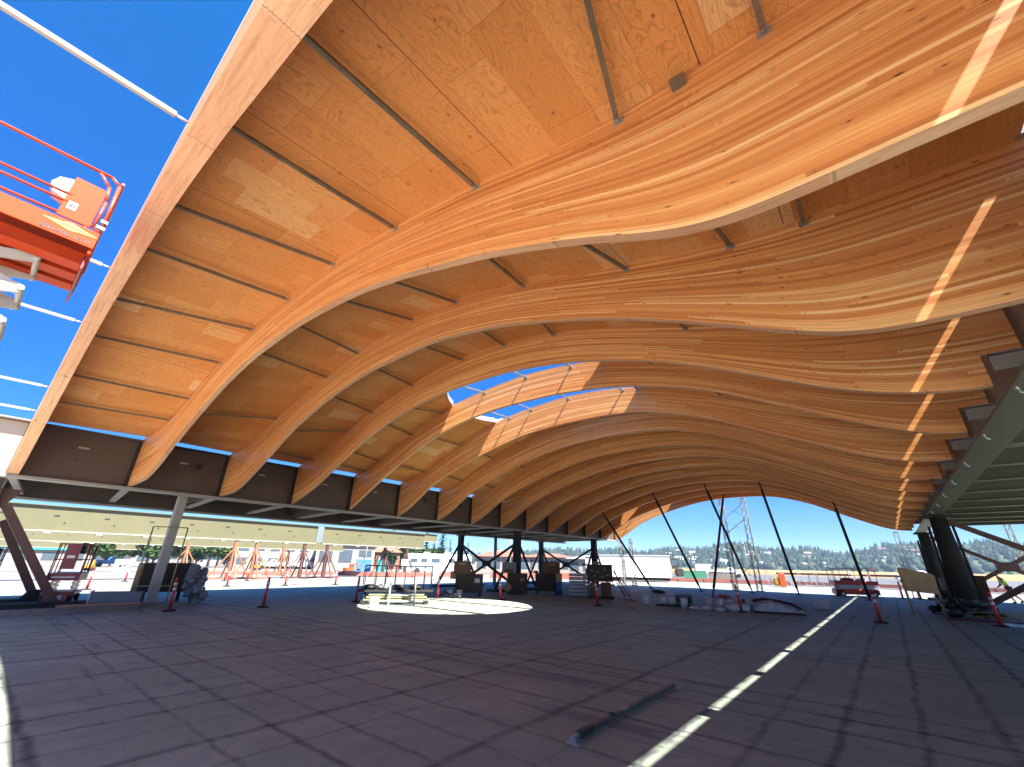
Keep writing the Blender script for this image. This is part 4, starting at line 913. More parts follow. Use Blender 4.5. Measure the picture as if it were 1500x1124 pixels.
# local: facing +x, z up, lean forward
V=[(0,0,.95),(.10,0,1.18),(.24,0,1.42),(.30,0,1.53),(.36,0,1.63),(.40,0,1.72),
 (0,.10,.90),(.14,.11,.50),(-.05,.11,.10),(.10,.12,.04),
 (0,-.10,.90),(-.20,-.11,.52),(-.48,-.11,.16),(-.36,-.11,.06),
 (.22,.19,1.40),(.30,.24,1.13),(.48,.20,.95),(.55,.18,.90),
 (.22,-.19,1.40),(.20,-.26,1.12),(.36,-.24,.93),(.43,-.22,.88)]
E_=[(0,1),(1,2),(2,3),(3,4),(4,5),(0,6),(6,7),(7,8),(8,9),(0,10),(10,11),(11,12),(12,13),(2,14),(14,15),(15,16),(16,17),(2,18),(18,19),(19,20),(20,21)]
Rr=[(.13,.11),(.12,.10),(.14,.10),.055,.09,.075,.095,.062,.04,.035,.095,.062,.04,.035,.06,.042,.03,.03,.06,.042,.03,.03]
for bI in (17,21):
    bx,by,bz=V[bI]
    for k,(dx,dy,dz) in enumerate(((.085,-.03,-.03),(.095,-.01,-.035),(.09,.01,-.04),(.075,.03,-.04),(.03,-.05,.0))):
        V+= [(bx+dx*.5,by+dy,bz+dz*.4),(bx+dx,by+dy,bz+dz)]; E_+=[(bI,len(V)-2),(len(V)-2,len(V)-1)]; Rr+=[.010,.008]
def try_skin():
    me=bpy.data.meshes.new('body'); me.from_pydata(V,E_,[]); me.materials.append(M['skin']); o=bpy.data.objects.new('body',me); COL.objects.link(o)
    o.modifiers.new('skin','SKIN').use_smooth_shade=True
    return o,me
def skin_object(name,V,E_,Rr,mat,parent):
    import bmesh
    me=bpy.data.meshes.new(name); bm=bmesh.new(); lay=bm.verts.layers.skin.verify(); vs=[bm.verts.new(v) for v in V]
    for v_,rr_ in zip(vs,Rr): v_[lay].radius=rr_ if isinstance(rr_,tuple) else (rr_,rr_)
    vs[0][lay].use_root=True
    for a_,b_ in E_: bm.edges.new((vs[a_],vs[b_]))
    bm.to_mesh(me); bm.free(); me.materials.append(mat)
    o=bpy.data.objects.new(name,me); COL.objects.link(o); o.parent=parent
    o.modifiers.new('skin','SKIN').use_smooth_shade=True; s2=o.modifiers.new('sub','SUBSURF'); s2.levels=1; s2.render_levels=1
    return o
skin_object('body',V,E_,Rr,M['skin'],WP)
skin_object('vest',[(.01,0,1.0),(.10,0,1.18),(.24,0,1.42),(.26,0,1.47),(.22,.17,1.40),(.22,-.17,1.40)],[(0,1),(1,2),(2,3),(2,4),(2,5)],[(.16,.135),(.15,.125),(.165,.125),.08,.085,.085],M['vest'],WP)
skin_object('shorts',[(0,0,.96),(0,.10,.88),(.11,.11,.58),(0,-.10,.88),(-.16,-.11,.60)],[(0,1),(1,2),(0,3),(3,4)],[(.145,.13),.115,.085,.115,.085],M['cloth'],WP)
skin_object('boot',[(-.06,.11,.14),(-.04,.11,.05),(.14,.12,.035)],[(0,1),(1,2)],[.055,.06,.045],M['cloth'],WP)
skin_object('boot',[(-.50,-.11,.20),(-.50,-.11,.10),(-.34,-.11,.045)],[(0,1),(1,2)],[.055,.06,.045],M['cloth'],WP)
MB().ball((.385,0,1.735),.118,14,8,0,1.1,.95,.72).build('hard_hat',M['offwhite'],WP)
MB().box(.46,.56,-.07,.07,1.70,1.715).build('hat_brim',M['offwhite'],WP)
MB().ball((.493,0,1.66),.018,6,4).build('nose',M['skin'],WP)
# ---------------------------------------------------------------- khaki girders and shoring towers outside, left
def khaki(X,y0,y1,z0,z1,label,slots=True):
    r=empty('khaki_girder',(X,0,0),0,label,'girder')
    MB().box(-.05,0,y0,y1,z0,z1).build('web',M['yellowsteel'],r); MB().box(-.3,.25,y0,y1,z0-.08,z0).build('bottom_flange',M['greysteel'],r); MB().box(-.25,.2,y0,y1,z1,z1+.05).build('top_flange',M['yellowsteel'],r)
    if slots:
        y=y0+1.5; s_=MB(); h_=MB(); k=0
        while y<y1-1 and k<40:
            MB().box(.001,.02,y,y+.35,z1-.75,z1-.66).build('slot',M['dark'],r)
            MB().box(.001,.02,y+.7,y+.82,z1-1.25,z1-1.15).build('hole',M['dark'],r); MB().box(-.25,.25,y-.2,y+.2,z0-.2,z0-.08).build('clamp',M['greysteel'],r); y+=3.05; k+=1
    return r
khaki(-50,-16,25.4,3.62,5.42,'long khaki girder high on shoring, nearest length outside on the left')
khaki(-50,26.2,41.2,3.62,5.42,'shorter khaki girder length continuing right after the pale gap')
tag(MB().box(-50.1,-49.95,25.42,26.18,3.7,5.4).build('gap_panel',M['bluegrey']),'pale joint panel between the two near khaki girder lengths','panel')
khaki(-76,-25,44,3.45,5.3,'second row khaki girder behind the nearest one')
khaki(-115,-40,30,3.2,5.3,'third row khaki girder, farthest and lowest in view',False)
khaki(-62,42,54,5.2,6.4,'short khaki box raised behind the right end of the near girder',False)
def shoring(x,y,h,label,mat,s_=1.0):
    r=empty('shoring_tower',(x,y,0),0,label,'shoring tower','braced shoring towers outside under the khaki girders')
    MB().box(-.15*s_,.15*s_,-.15*s_,.15*s_,.1,h).build('post',mat,r); MB().box(-1.9*s_,1.9*s_,-.2,.2,0,.1).build('base_beam',mat,r); MB().box(-.19,.19,-1.9*s_,1.9*s_,.005,.105).build('base_beam',mat,r)
    for dx,dy in ((1,0),(-1,0),(0,1),(0,-1)): MB().bar((0,0,h*.82),(dx*1.8*s_,dy*1.8*s_,.12),.10,.10).build('brace',mat,r)
    return r
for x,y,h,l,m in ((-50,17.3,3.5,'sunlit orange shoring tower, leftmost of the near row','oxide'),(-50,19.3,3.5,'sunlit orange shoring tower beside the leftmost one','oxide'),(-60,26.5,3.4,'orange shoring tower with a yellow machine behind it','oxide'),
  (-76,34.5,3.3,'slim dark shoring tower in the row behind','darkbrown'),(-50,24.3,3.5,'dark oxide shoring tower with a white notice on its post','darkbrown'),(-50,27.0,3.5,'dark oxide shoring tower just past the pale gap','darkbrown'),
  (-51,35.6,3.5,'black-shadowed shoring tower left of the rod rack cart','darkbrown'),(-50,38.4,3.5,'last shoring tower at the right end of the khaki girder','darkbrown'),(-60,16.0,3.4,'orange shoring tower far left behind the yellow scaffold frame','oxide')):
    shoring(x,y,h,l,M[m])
# ---------------------------------------------------------------- background, left half
def at(brg,d): b_=R(brg); return (d*math.sin(b_),d*math.cos(b_))
def house(name,brg,d,w,dep,h,roofh,wall,roofm,label,cat='building',rz=None,nwin=6,rows=1,over=.6,z=0):
    x,y=at(brg,d); r=empty(name,(x,y,z),R(-brg) if rz is None else rz,label,cat)
    MB().box(-w/2,w/2,-dep/2,dep/2,0,h).build('wall',wall,r)
    rf=MB(); k=rf.verts([(-w/2-over,-dep/2-over,h),(w/2+over,-dep/2-over,h),(w/2+over,dep/2+over,h),(-w/2-over,dep/2+over,h),(-w/2+dep*.45,0,h+roofh),(w/2-dep*.45,0,h+roofh)])
    for q in ((0,1,5,4),(1,2,5),(2,3,4,5),(3,0,4),(3,2,1,0)): rf.face([k+i for i in q])
    rf.build('roof',roofm,r)
    for j in range(rows):
        for i in range(nwin):
            cx_=-w/2+w*(i+.5)/nwin; zz=h*(j+.3)/rows; MB().box(cx_-w/nwin*.33,cx_+w/nwin*.33,-dep/2-.06,-dep/2+.02,zz,zz+h/rows*.5).build('window',M['window'],r)
    return r
house('terminal_building',-64,120,27,14,5.4,3.2,M['stucco'],M['teal'],'long building with a bright teal roof and rows of windows',nwin=9,rows=2)
house('teal_roof_building',-84,150,32,18,3.0,3.8,M['stucco'],M['teal'],'low building with a broad teal roof at the far left',nwin=8)
house('teal_roof_annex',-59.5,110,12,10,5.0,2.2,M['stucco'],M['teal'],'small teal-roofed annex partly behind the shoring towers',nwin=3)
house('salmon_building',-58.2,128,21,14,4.0,4.6,M['salmon'],M['salmon'],'salmon pink building with a hipped roof',nwin=4)
house('tan_building',-40.6,95,11,8,3.1,1.2,M['stucco'],M['salmon'],'low pale building with a salmon roof behind the black columns',nwin=4)
house('tan_building',-34.9,100,10,7,3.2,.8,M['stucco'],M['salmon'],'yellowish low building left of the white panel stack',nwin=4)
house('beige_shed',-29.3,85,9,5,2.8,.6,M['stucco'],M['offwhite'],'pale shed with small windows between the columns',nwin=4)
# motorhome
def motorhome():
    x,y=at(-48.6,78); r=empty('motorhome',(x,y,0),R(48.6+6),'white motorhome with a blue stripe, parked beyond the fence','motorhome')
    MB().prism([(-5.6,.5),(5.2,.5),(5.6,1.3),(5.4,2.9),(5.1,3.1),(-5.5,3.1),(-5.6,2.9)],'y',-1.2,1.2).build('body',M['white'],r,bevel=.08)
    MB().box(-5.5,5.3,-1.225,-1.2,.95,1.3).build('stripe',plain('pale_blue_stripe',(.22,.32,.42),.5),r)
    for a,b in ((-4.6,-3.5),(-2.9,-1.9),(-1.2,.2),(1.6,2.7),(3.9,5.0)): MB().box(a,b,-1.23,-1.2,1.75,2.4).build('window',M['window'],r)
    for a in (-2.5,1.0): MB().box(a,a+1,-.5,.5,3.1,3.4).build('roof_unit',M['offwhite'],r)
    for a in (-3.4,3.9):
        for s_ in (-1,1): MB().tube((a,s_*1.0,.48),(a,s_*1.22,.48),.48,n=18).build('wheel',M['rubber'],r)
    MB().box(.6,1.3,-1.235,-1.2,.6,2.6).build('door',M['offwhite'],r)
motorhome()
def toilet(brg,d,label,mat):
    x,y=at(brg,d); r=empty('portable_toilet',(x,y,0),R(-brg),label,'portable toilet')
    MB().box(-.6,.6,-.6,.6,0,2.1).build('cabin',mat,r,bevel=.04); MB().prism([(-.62,2.1),(.62,2.1),(.4,2.35),(-.4,2.35)],'y',-.62,.62).build('roof',M['offwhite'],r)
    MB().box(-.38,.38,-.63,-.6,.1,1.95).build('door',mat,r)
toilet(-55.3,75,'teal portable toilet left of the motorhome',M['tealplastic'])
toilet(-56.9,80,'blue portable toilet, right one of the blue pair',M['bluepaint'])
toilet(-57.8,80,'blue portable toilet, left one of the blue pair',M['bluepaint'])
toilet(-45.9,70,'dark blue portable toilet right of the motorhome',M['bluedrum'])
def digger(brg,d,label,mat,rz=0,sc_=.5):
    x,y=at(brg,d); r=empty('digger',(x,y,0),R(-brg)+rz,label,'digger'); r.scale=(sc_,)*3
    for s_ in (-1,1): MB().prism([(-1.6,.1),(1.6,.1),(1.8,.45),(1.6,.8),(-1.6,.8),(-1.8,.45)],'y',s_*.9-.25,s_*.9+.25).build('track',M['rubber'],r)
    MB().box(-1.6,1.2,-1,1,.85,1.7).build('body',mat,r,bevel=.08); c_=MB().box(.0,1.1,-.95,.1,1.7,2.8).build('cab',mat,r,bevel=.06); MB().box(.1,1.0,-.97,-.94,1.9,2.65).build('window',M['window'],c_)
    MB().bar((1.0,.3,1.5),(2.8,.3,3.2),.3,.35).build('boom',mat,r); MB().bar((2.8,.3,3.2),(3.8,.3,1.3),.22,.28).build('stick',mat,r); MB().prism([(3.5,1.4),(4.1,1.3),(4.2,.8),(3.6,.7),(3.3,1.0)],'y',0,.6).build('bucket',M['dark'],r)
digger(-58.9,76,'bright orange digger behind the sunlit apron',M['orangeplastic'],.6,.5)
digger(-82,85,'yellow loader far left before the teal roof',M['yellow'],1.2,.42)
digger(-68.6,92,'yellow machine behind the orange shoring towers',M['yellow'],.4,.5)
x,y=at(-81,82)
def van(brg,d,label,mat,l=5.2,h=2.5,rz=0,cat='van'):
    x,y=at(brg,d); r=empty('van' if cat=='van' else 'pickup_truck',(x,y,0),R(-brg)+rz,label,cat)
    if cat=='van': MB().prism([(-l/2,.4),(l/2,.4),(l/2,1.2),(l/2-.9,1.5),(l/2-1.5,h),(-l/2,h)],'y',-1,1).build('body',mat,r,bevel=.06); MB().box(l/2-1.7,l/2-1.1,-1.02,-1,1.4,h-.35).build('window',M['window'],r)
    else:
        MB().prism([(-l/2,.5),(l/2,.5),(l/2,1.1),(l/2-1.2,1.2),(l/2-1.9,1.85),(0,1.85),(-.3,1.2),(-l/2,1.2)],'y',-.95,.95).build('body',mat,r,bevel=.05); MB().box(.2,l/2-1.9,-.97,-.95,1.3,1.72).build('window',M['window'],r)
    for a in (-l*.33,l*.33):
        for s_ in (-1,1): MB().tube((a,s_*.8,.38),(a,s_*1.0,.38),.38,n=16).build('wheel',M['rubber'],r)
    return r
for b_,d_,l_,m_,c_ in ((-85.6,165,'dark van far left under the teal roof','dark','van'),(-80.7,120,'blue pickup left of the white sign panel','bluepaint','pickup'),(-67.2,112,'white car left end of the row before the terminal windows','white','pickup'),(-65.6,112,'white car second in the row before the terminal windows','white','pickup'),(-64.0,112,'white van in the middle of the row before the terminal','offwhite','van'),(-62.4,112,'white car near the right of the terminal row','white','pickup'),(-14.3,100,'white pickup with dark windows beyond the barrier','white','pickup'),(-16.5,120,'small white van by the wheel loader','offwhite','van'),(-24.0,110,'white pickup beside the long white trailer','white','pickup'),(1.8,95,'white car beyond the fence at the right','white','pickup')):
    van(b_,d_,l_,M[m_],cat=c_,rz=random.uniform(-.3,.3))
r=empty('sign_panel',(*at(-79.7,62),0),R(79.7),'white square sign board with a small dark emblem on the apron','sign'); MB().box(-.72,.72,-.05,.05,.25,1.6).build('board',M['offwhite'],r); MB().box(-.6,-.5,-.0,.1,0,.25).build('leg',M['galv'],r); MB().box(.5,.6,-.0,.1,0,.25).build('leg',M['galv'],r)
q=MB(); q.tube((-.18,-.055,.95),(-.18,-.06,.95),.14,n=12); q.build('emblem',M['cloth'],r); q=MB(); q.tube((.14,-.055,1.0),(.14,-.06,1.0),.11,n=12); q.build('emblem',M['cloth'],r)
box_thing('site_box',*at(-77.3,66),0,1.5,1.0,1.25,R(77.3),M['bluepaint'],'blue site box right of the white sign board','box',True)
# orange barrier fence runs
def fence(b0,b1,d0,d1,h,label):
    x0_,y0_=at(b0,d0);x1_,y1_=at(b1,d1); r=empty('barrier_fence',(x0_,y0_,0),0,label,'fence'); dx,dy=x1_-x0_,y1_-y0_; L=math.hypot(dx,dy); n=int(min(24,L/3))
    MB().bar((0,0,h*.5),(dx,dy,h*.5),.04,h*.8).build('mesh_panel',M['fence'],r)
    for i in range(n+1): MB().tube((dx*i/n,dy*i/n-.05,0),(dx*i/n,dy*i/n-.05,h),.035,n=6).build('stake',M['oxide'],r)
fence(-78,-60.5,66,66,.5,'orange mesh barrier in front of the teal-roofed building')
fence(-60,-43,62,62,.65,'orange mesh barrier in front of the motorhome')
fence(-42,-31,60,60,.9,'bright orange barrier seen between the black columns')
fence(-25,-8.5,66,64,.5,'red mesh barrier along the far apron edge, middle')
fence(-8,9.5,66,66,.42,'red mesh barrier along the far apron edge, right')
# right background
r=empty('white_trailer',(*at(-24.7,62),0),R(24.7),'big blank white site trailer beyond the far props','trailer'); MB().box(-5.2,4.6,-1.5,1.5,.5,3.0).build('body',M['white'],r); MB().box(-5.3,4.7,-1.6,1.6,3.0,3.12).build('roof',M['offwhite'],r); MB().box(-1.2,-.3,-1.53,-1.5,.6,2.6).build('door',M['offwhite'],r); MB().box(-5,4.4,-1.2,1.2,.15,.5).build('chassis',M['dark'],r)
r=empty('white_trailer',(*at(-28.0,66),0),R(28),'shorter white site trailer left of the big one','trailer'); MB().box(-2.6,2.2,-1.4,1.4,.4,2.9).build('body',M['offwhite'],r); MB().box(-1.6,-.6,-1.43,-1.4,1.4,2.3).build('window',M['window'],r); MB().box(-2.7,2.3,-1.5,1.5,2.9,3.0).build('roof',M['white'],r)
def loader(brg,d,label):
    x,y=at(brg,d); r=empty('wheel_loader',(x,y,0),R(-brg)+.2,label,'wheel loader')
    MB().box(-2.6,-.2,-.9,.9,.9,2.1).build('engine_body',M['yellow'],r,bevel=.1); c_=MB().box(-.3,.9,-.75,.75,1.4,3.2).build('cab',M['dark'],r); MB().box(-.2,.8,-.77,-.74,2.0,3.0).build('window',M['window'],c_)
    MB().bar((.9,0,1.3),(2.8,0,.7),.4,.35).build('lift_arm',M['yellow'],r); MB().prism([(2.6,.2),(3.7,.2),(3.4,1.3),(2.7,1.0)],'y',-1.2,1.2).build('bucket',M['yellow'],r)
    for a in (-1.7,1.3):
        for s_ in (-1,1): MB().tube((a,s_*.7,.75),(a,s_*1.15,.75),.75,n=18).build('wheel',M['rubber'],r)
loader(-20.2,96,'yellow wheel loader on the taxiway before the dry grass')
box_thing('green_container',*at(-17.8,84),0,3.4,2,1.15,R(17.8),M['green'],'green low container behind wire fence panels','container',True)
box_thing('brown_container',*at(-14.9,72),0,3.4,1.8,1.15,R(14.9),M['greylumber'],'grey brown skip with a dark beam on top','container',True,False,None,M['dark'])
r=empty('orange_bin',(*at(-9.4,57),0),R(9.4),'orange and yellow upright machine bin standing on the apron','bin'); MB().box(-.1,.5,-.4,.4,.05,1.3).build('body',M['orangeplastic'],r,bevel=.05); MB().box(-.62,-.1,-.35,.35,.1,.95).build('tank',M['yellow'],r,bevel=.15)
for i,(b_,l_) in enumerate(((-7.6,'long grey beam lying on stands, left of three'),(-5.2,'long grey beam lying on stands, middle of three'),(-.2,'long grey beam lying on stands behind the plywood sign'))):
    r=empty('stacked_beam',(*at(b_,78),0),R(-b_),l_,'beam'); MB().box(-2.8,2.8,-.2,.2,1.0,1.25).build('beam',M['dark'],r); MB().box(-2.2,-2.0,-.3,.3,0,1.0).build('stand',M['galv'],r); MB().box(2.0,2.2,-.3,.3,0,1.0).build('stand',M['galv'],r)
random.seed(21)
for i in range(7):
    b_=-10.5+i*1.45; x,y=at(b_,61); r=empty('a_frame_stand',(x,y,0),R(-b_)+random.uniform(-.4,.4),'thin pale A-frame stand, one of a row on the far apron','stand','pale A-frame stands on the far apron')
    f=MB(); 
    for s_ in (-1,1): f.bar((s_*.7,0,0),(0,0,1.5),.05,.05); f.bar((s_*.25,0,.95),(s_*.0,.5,0),.04,.04)
    f.bar((-.35,0,.75),(.35,0,.75),.04,.04); f.build('frame',M['offwhite'],r)
# floodlight / lamp poles
for b_,d_,h_,l_ in ((-57.2,95,6.4,'thin lamp pole with a curved head beside the salmon building'),(-39.6,70,5.6,'thin black pole between the black columns'),(-12.2,130,7,'slim pole in the dry grass, left'),(-13.4,130,6.5,'slim pole beyond the white pickup')):
    x,y=at(b_,d_); r=empty('lamp_pole',(x,y,0),R(-b_),l_,'lamp pole'); MB().tube((0,0,0),(0,0,h_),.07,.05,n=8).build('pole',M['greysteel'],r); MB().path([(0,0,h_),(.2,0,h_+.35),(.6,0,h_+.4)],.05,n=6).build('arm',M['greysteel'],r); MB().box(.5,1.0,-.12,.12,h_+.34,h_+.42).build('lamp_head',M['greysteel'],r)
# ---------------------------------------------------------------- trees
def leafquads(b,c,n,rad,size,flat=1.0,rng=random):
    for _ in range(n):
        while True:
            p=[rng.uniform(-1,1) for _ in range(3)]
            q=sum(v*v for v in p)
            if .15<q<1: break
        P=Vector((c[0]+p[0]*rad[0],c[1]+p[1]*rad[1],c[2]+p[2]*rad[2])); s_=size*rng.uniform(.6,1.3)
        u=Vector([rng.uniform(-1,1) for _ in range(3)]).normalized(); v=u.orthogonal().normalized(); u=u*s_; v=v*s_*.7
        b.quad(P-u-v,P+u-v*.6,P+u*.7+v,P-u*.6+v)
def broad_mesh(seed,H=6,W=3):
    rg=random.Random(seed); t=MB(); t.tube((0,0,0),(rg.uniform(-.2,.2),0,H*.5),.22,.12,n=8); b=MB()
    for i in range(9):
        a=rg.uniform(0,6.28); rr=rg.uniform(.2,.75)*W; c=(math.cos(a)*rr,math.sin(a)*rr,rg.uniform(.38,.9)*H); t.tube((0,0,H*.4),c,.07,.03,n=5,caps=False)
        s_=rg.uniform(.28,.5)*W; leafquads(b,c,110,(s_,s_,s_*.8),.30,1,rg)
    leafquads(b,(0,0,H*.62),160,(W*.6,W*.6,H*.33),.32,1,rg)
    return t,b
def conifer_mesh(seed,H=10,W=2.2):
    rg=random.Random(seed); t=MB(); t.tube((0,0,0),(0,0,H*.97),.22,.03,n=7); b=MB(); n=26
    for i in range(n):
        f=i/n; z=H*(.12+.86*f); rr=W*(1-f)**.85*rg.uniform(.75,1.15)
        for k in range(rg.randint(6,9)):
            a=rg.uniform(0,6.28); L=rr*rg.uniform(.7,1.1); e=Vector((math.cos(a)*L,math.sin(a)*L,-L*.28))
            for j in range(4):
                q=Vector((0,0,z))+e*(.25+.25*j); s_=(.18+.12*(1-f))*W*.5; w_=Vector((-math.sin(a),math.cos(a),0))*s_*(1.2-.2*j); d_=e.normalized()*s_*1.3
                b.quad(q-w_-d_*.5,q+w_-d_*.5,q+w_*.4+d_,q-w_*.4+d_)
    return t,b
protos=[]
def mk(kind,seed,label,group):
    r=empty('broadleaf_tree' if kind=='b' else 'conifer_tree',(0,0,0),0,label,'tree',group); t,b=(broad_mesh(seed) if kind=='b' else conifer_mesh(seed))
    t.build('trunk',M['bark'],r); b.build('crown',M['leaf'] if kind=='b' else M['needle'],r,fix=False); return r
trees=[]
gb='green leafy trees behind the apron'; gc='conifers behind the motorhome'
pb=[mk('b',s_,'bushy green broadleaf tree in the far row behind the apron',gb) for s_ in (1,2,3)]
pc=[mk('c',s_,'dark conifer standing in the far row behind the apron',gc) for s_ in (4,5,6)]
random.seed(31)
used=set()
def put(lst,k,brg,d,s_):
    o=lst[k]; 
    if o.name in used: o=copy_tree(o)
    used.add(lst[k].name); x,y=at(brg,d); o.location=(x,y,-.1); o.rotation_euler=(0,0,random.random()*6); o.scale=(s_*random.uniform(.9,1.2),s_*random.uniform(.9,1.2),s_)
i=0
for b_ in np.arange(-81.5,-69.5,1.05): put(pb,i%3,b_+random.uniform(-.4,.4),random.uniform(112,135),random.uniform(.85,1.25)); i+=1
for b_ in np.arange(-57.0,-47,.95): put(pb,i%3,b_+random.uniform(-.4,.4),random.uniform(118,140),random.uniform(.75,1.1)); i+=1
for b_,d_,s_ in ((-78.6,150,.9),(-66,170,1.0),(-58.8,160,1.15),(-56.6,155,.95),(-54.3,150,1.2),(-53.2,150,1.0),(-52.3,145,.8),(-50.2,140,1.25),(-49.2,150,1.05),(-48.2,140,1.35),(-47.2,160,1.0),(-45.0,180,1.0),(-41.4,150,1.0),(-74.5,150,.9),(-71.5,150,.8)): put(pc,i%3,b_,d_,s_); i+=1
# ---------------------------------------------------------------- far ground and hills
def sheet2(name,x0,x1,y0,y1,z,mat):
    g=MB(); g.quad((x0,y0,z),(x1,y0,z),(x1,y1,z),(x0,y1,z)); return tag(g.build(name,mat),kind='structure')
sheet2('taxiway',-70,600,62,150,.02,M['asphalt'])
sheet2('dry_field',-220,900,150,760,.03,M['grass'])
hill=MB(); rg=random.Random(9)
def hz(b_,d):   # ridge height by bearing
    el=2.2+.35*math.sin(b_*.35)+.25*math.sin(b_*.9+1) if b_>-26 else 2.2-(-26-b_)*.06+.2*math.sin(b_*.5)
    if b_<-46: el=max(.25,1.0-(-46-b_)*.02)
    return max(2,math.tan(R(el-.45))*820)
bs=list(np.arange(-96,24,1.0)); ds=[640,680,720,760,800,840,950]; prof=[0,.22,.45,.68,.88,1,.9]
G=[]
for b_ in bs: G.append([hill.verts([(*at(b_,d),hz(b_,d)*p*(1+.05*math.sin(b_*2+d)) )]) for d,p in zip(ds,prof)])
for i in range(len(bs)-1):
    for j in range(len(ds)-1): hill.face((G[i][j],G[i][j+1],G[i+1][j+1],G[i+1][j]),0,None,True)
tag(hill.build('hillside',M['hill']),kind='structure')
wood=MB()
def hzat(b_,d):
    return hz(b_,d)*float(np.interp(d,ds,prof))
for _ in range(4200):
    b_=rg.uniform(-50,20); d=rg.uniform(640,860) if rg.random()<.7 else rg.uniform(790,850); x,y=at(b_,d); z=hzat(b_,d)-1
    if rg.random()<.55:
        h=rg.uniform(7,15); w_=h*rg.uniform(.18,.26); a=rg.random()*6
        for k,(f0,f1,ww) in enumerate(((.1,.6,1),(.4,.82,.72),(.65,1,.42))):
            c=wood.verts([(x+math.cos(a+t*1.2566)*w_*ww,y+math.sin(a+t*1.2566)*w_*ww,z+h*f0+rg.uniform(-.5,.5)) for t in range(5)]+[(x,y,z+h*f1)])
            for t in range(5): wood.face((c+t,c+(t+1)%5,c+5))
    else:
        r_=rg.uniform(2.5,5); wood.ball((x,y,z+r_*.9),r_,7,5,0,1,1,1.0,.5)
tag(wood.build('hill_woodland',M['needle'],fix=False),kind='stuff',label='dark evergreen and leafy woodland covering the far hillside',cat='woodland')
wood=MB()
for _ in range(700):
    b_=rg.uniform(-92,-46); d=rg.uniform(700,860); x,y=at(b_,d); z=hzat(b_,d)-1; r_=rg.uniform(3,6); wood.ball((x,y,z+r_*.7),r_,6,4,0,1.3,1.3,.9,.5)
tag(wood.build('far_woodland',M['needle'],fix=False),kind='stuff',label='low dark line of far trees on the left horizon',cat='woodland')
# hillside houses
hp=[]
cols=[('stucco','greylumber'),('offwhite','greylumber'),('white','offwhite'),('tan','kraft')]
def hh(kind):
    w_,r_=cols[kind]; r=empty('hillside_house',(0,0,0)); MB().box(-5,5,-4,4,-2,5).build('wall',M[w_],r); MB().prism([(-5,5),(5,5),(0,8)],'x',-5.6,5.6).build('roof',M[r_],r)
    for a in (-3,0,3): MB().box(a-.7,a+.7,-4.08,-4,2,4).build('window',M['window'],r)
    return r
hs_=[hh(k) for k in range(4)]; used2=set()
for i in range(64):
    b_=rg.uniform(-24,15); d=rg.uniform(648,800); k=rg.randrange(4); o=hs_[k]
    if k in used2: o=copy_tree(o)
    used2.add(k); x,y=at(b_,d); o.location=(x,y,hzat(b_,d)+1.2); o.rotation_euler=(0,0,R(-b_)+rg.uniform(-.6,.6)); s_=rg.uniform(.45,.95); o.scale=(s_,s_,s_*.9)
    tag(o,'small pale house among the trees on the far hillside','house','small houses scattered over the far hillside')
# distant blue ridge, left
rd=MB(); prev=None
for b_ in np.arange(-100,-50,1.5):
    h=60*(.35+.25*math.sin(b_*.13)+.12*math.sin(b_*.41)) * (1 if b_<-60 else max(.1,(-50-b_)/10.0)); x,y=at(b_,2300); x2,y2=at(b_,2900); c=rd.verts([(x,y,-5),(at(b_,2600)[0],at(b_,2600)[1],h+8),(x2,y2,-5)])
    if prev is not None:
        for k in range(2): rd.face((prev+k,prev+k+1,c+k+1,c+k),0,None,True)
    prev=c
tag(rd.build('distant_ridge',M['hill']),kind='structure')
hzb=MB().box(-3300,1650,-650,3050,-8,70); hm=bpy.data.materials.new('haze_air'); hm.use_nodes=True; hn=hm.node_tree; hn.nodes.remove(hn.nodes['Principled BSDF'])
pv=hn.nodes.new('ShaderNodeVolumePrincipled'); pv.inputs['Color'].default_value=(.55,.76,1,1); pv.inputs['Density'].default_value=.00022; hn.links.new(pv.outputs[0],hn.nodes['Material Output'].inputs['Volume'])
tag(hzb.build('haze',hm),kind='stuff',label='thin blue summer haze in the air over the airfield',cat='haze')
#ENDSECTION2
# ---------------------------------------------------------------- ground
def sheet(name,x0,x1,y0,y1,z,mat):
    g=MB(); g.quad((x0,y0,z),(x1,y0,z),(x1,y1,z),(x0,y1,z)); return tag(g.build(name,mat),kind='structure')
sheet('ground',-2500,1500,-600,2500,-.012,M['apron_dim'])  # visible apron, colour dimmed to keep tone in the sun
sheet('bounce_apron',-34,60,-60,-.4,-.006,M['apron'])  # unseen bright sheet added behind the camera to bounce sun under the roof
sheet('concrete_slab',-34.2,13,-.6,45.5,0,M['conc'])
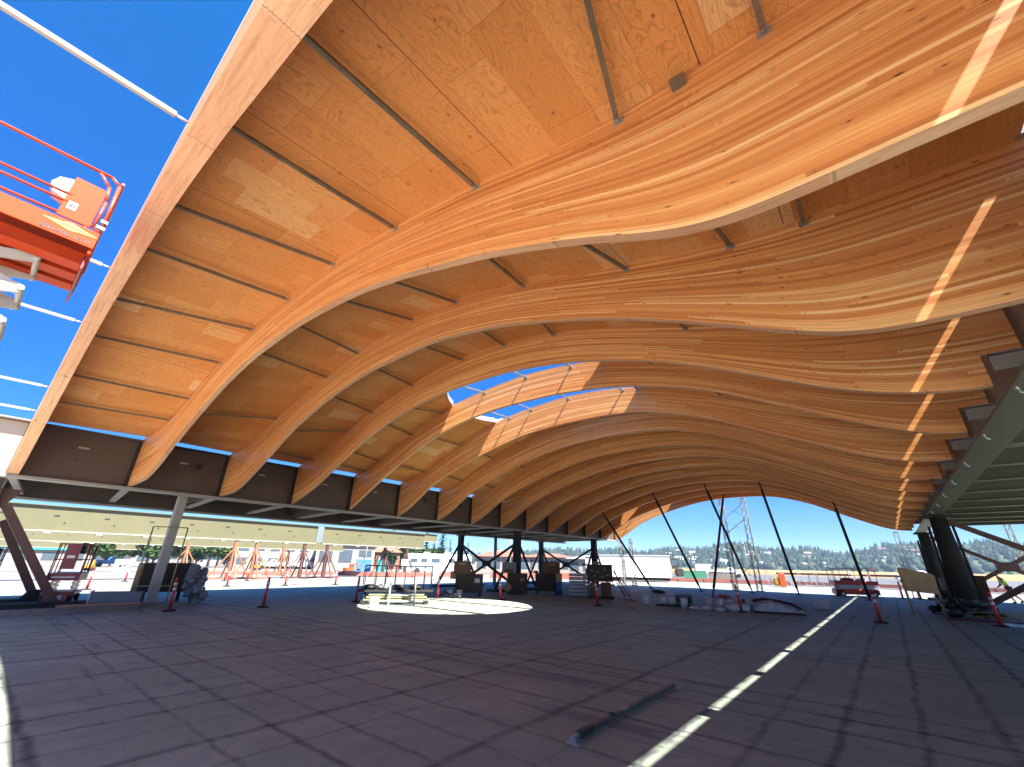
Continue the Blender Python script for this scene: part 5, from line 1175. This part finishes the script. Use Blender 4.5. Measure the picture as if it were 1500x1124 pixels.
# ---------------------------------------------------------------- sky, sun, camera
w=bpy.data.worlds.new('World'); sc.world=w; w.use_nodes=True; nt=w.node_tree; bg=nt.nodes['Background']
sky=nt.nodes.new('ShaderNodeTexSky'); sky.sky_type='NISHITA'; sky.sun_disc=False
sv=Vector((.74,-.142,1)).normalized(); el=math.asin(sv.z); az=math.atan2(sv.x,sv.y)
sky.sun_elevation=el; sky.sun_rotation=az; sky.altitude=50; sky.air_density=.8; sky.dust_density=.15; sky.ozone_density=3.0
hs=nt.nodes.new('ShaderNodeHueSaturation'); hs.inputs['Saturation'].default_value=1.35
tc=nt.nodes.new('ShaderNodeTexCoord'); sx=nt.nodes.new('ShaderNodeSeparateXYZ'); nt.links.new(tc.outputs['Generated'],sx.inputs[0])
rp=nt.nodes.new('ShaderNodeValToRGB'); nt.links.new(sx.outputs[2],rp.inputs[0])
for e,(q,c) in zip([rp.color_ramp.elements[0],rp.color_ramp.elements[1],rp.color_ramp.elements.new(.12),rp.color_ramp.elements.new(.3)],[(0,(.17,.25,.36)),(.7,(.05,.45,.84)),(.12,(.18,.31,.45)),(.3,(.10,.38,.65))]): e.position=q; e.color=(*c,1)
mx=nt.nodes.new('ShaderNodeMix'); mx.data_type='RGBA'; mx.blend_type='MULTIPLY'; mx.inputs[0].default_value=1
nt.links.new(sky.outputs[0],hs.inputs['Color']); nt.links.new(hs.outputs[0],mx.inputs[6]); nt.links.new(rp.outputs[0],mx.inputs[7]); nt.links.new(mx.outputs[2],bg.inputs[0]); bg.inputs[1].default_value=.06
sd=bpy.data.lights.new('sun','SUN'); sd.energy=3.3; sd.angle=R(.53); sd.color=(1,.95,.87)
so=bpy.data.objects.new('sun',sd); COL.objects.link(so); so.rotation_euler=(-sv).to_track_quat('-Z','Y').to_euler()
cd=bpy.data.cameras.new('camera'); cam=bpy.data.objects.new('camera',cd); COL.objects.link(cam); sc.camera=cam
cd.sensor_width=36; cd.lens=617/1500*36; cd.clip_end=5000; cd.clip_start=.05
a,p,r=R(39.8),R(23.17),R(1)
Rt=Vector((math.cos(a),math.sin(a),0)); F=Vector((-math.sin(a)*math.cos(p),math.cos(a)*math.cos(p),math.sin(p))); U=Rt.cross(F)
X=Rt*math.cos(r)+U*math.sin(r); Yv=-Rt*math.sin(r)+U*math.cos(r)
m=Matrix((X,Yv,-F)).transposed().to_4x4(); m.translation=Vector((0,0,1.8)); cam.matrix_world=m
sc.view_settings.view_transform='Standard'; sc.view_settings.look='None'; sc.view_settings.exposure=2.88; sc.view_settings.gamma=1
sc.cycles.max_bounces=10; sc.cycles.diffuse_bounces=6
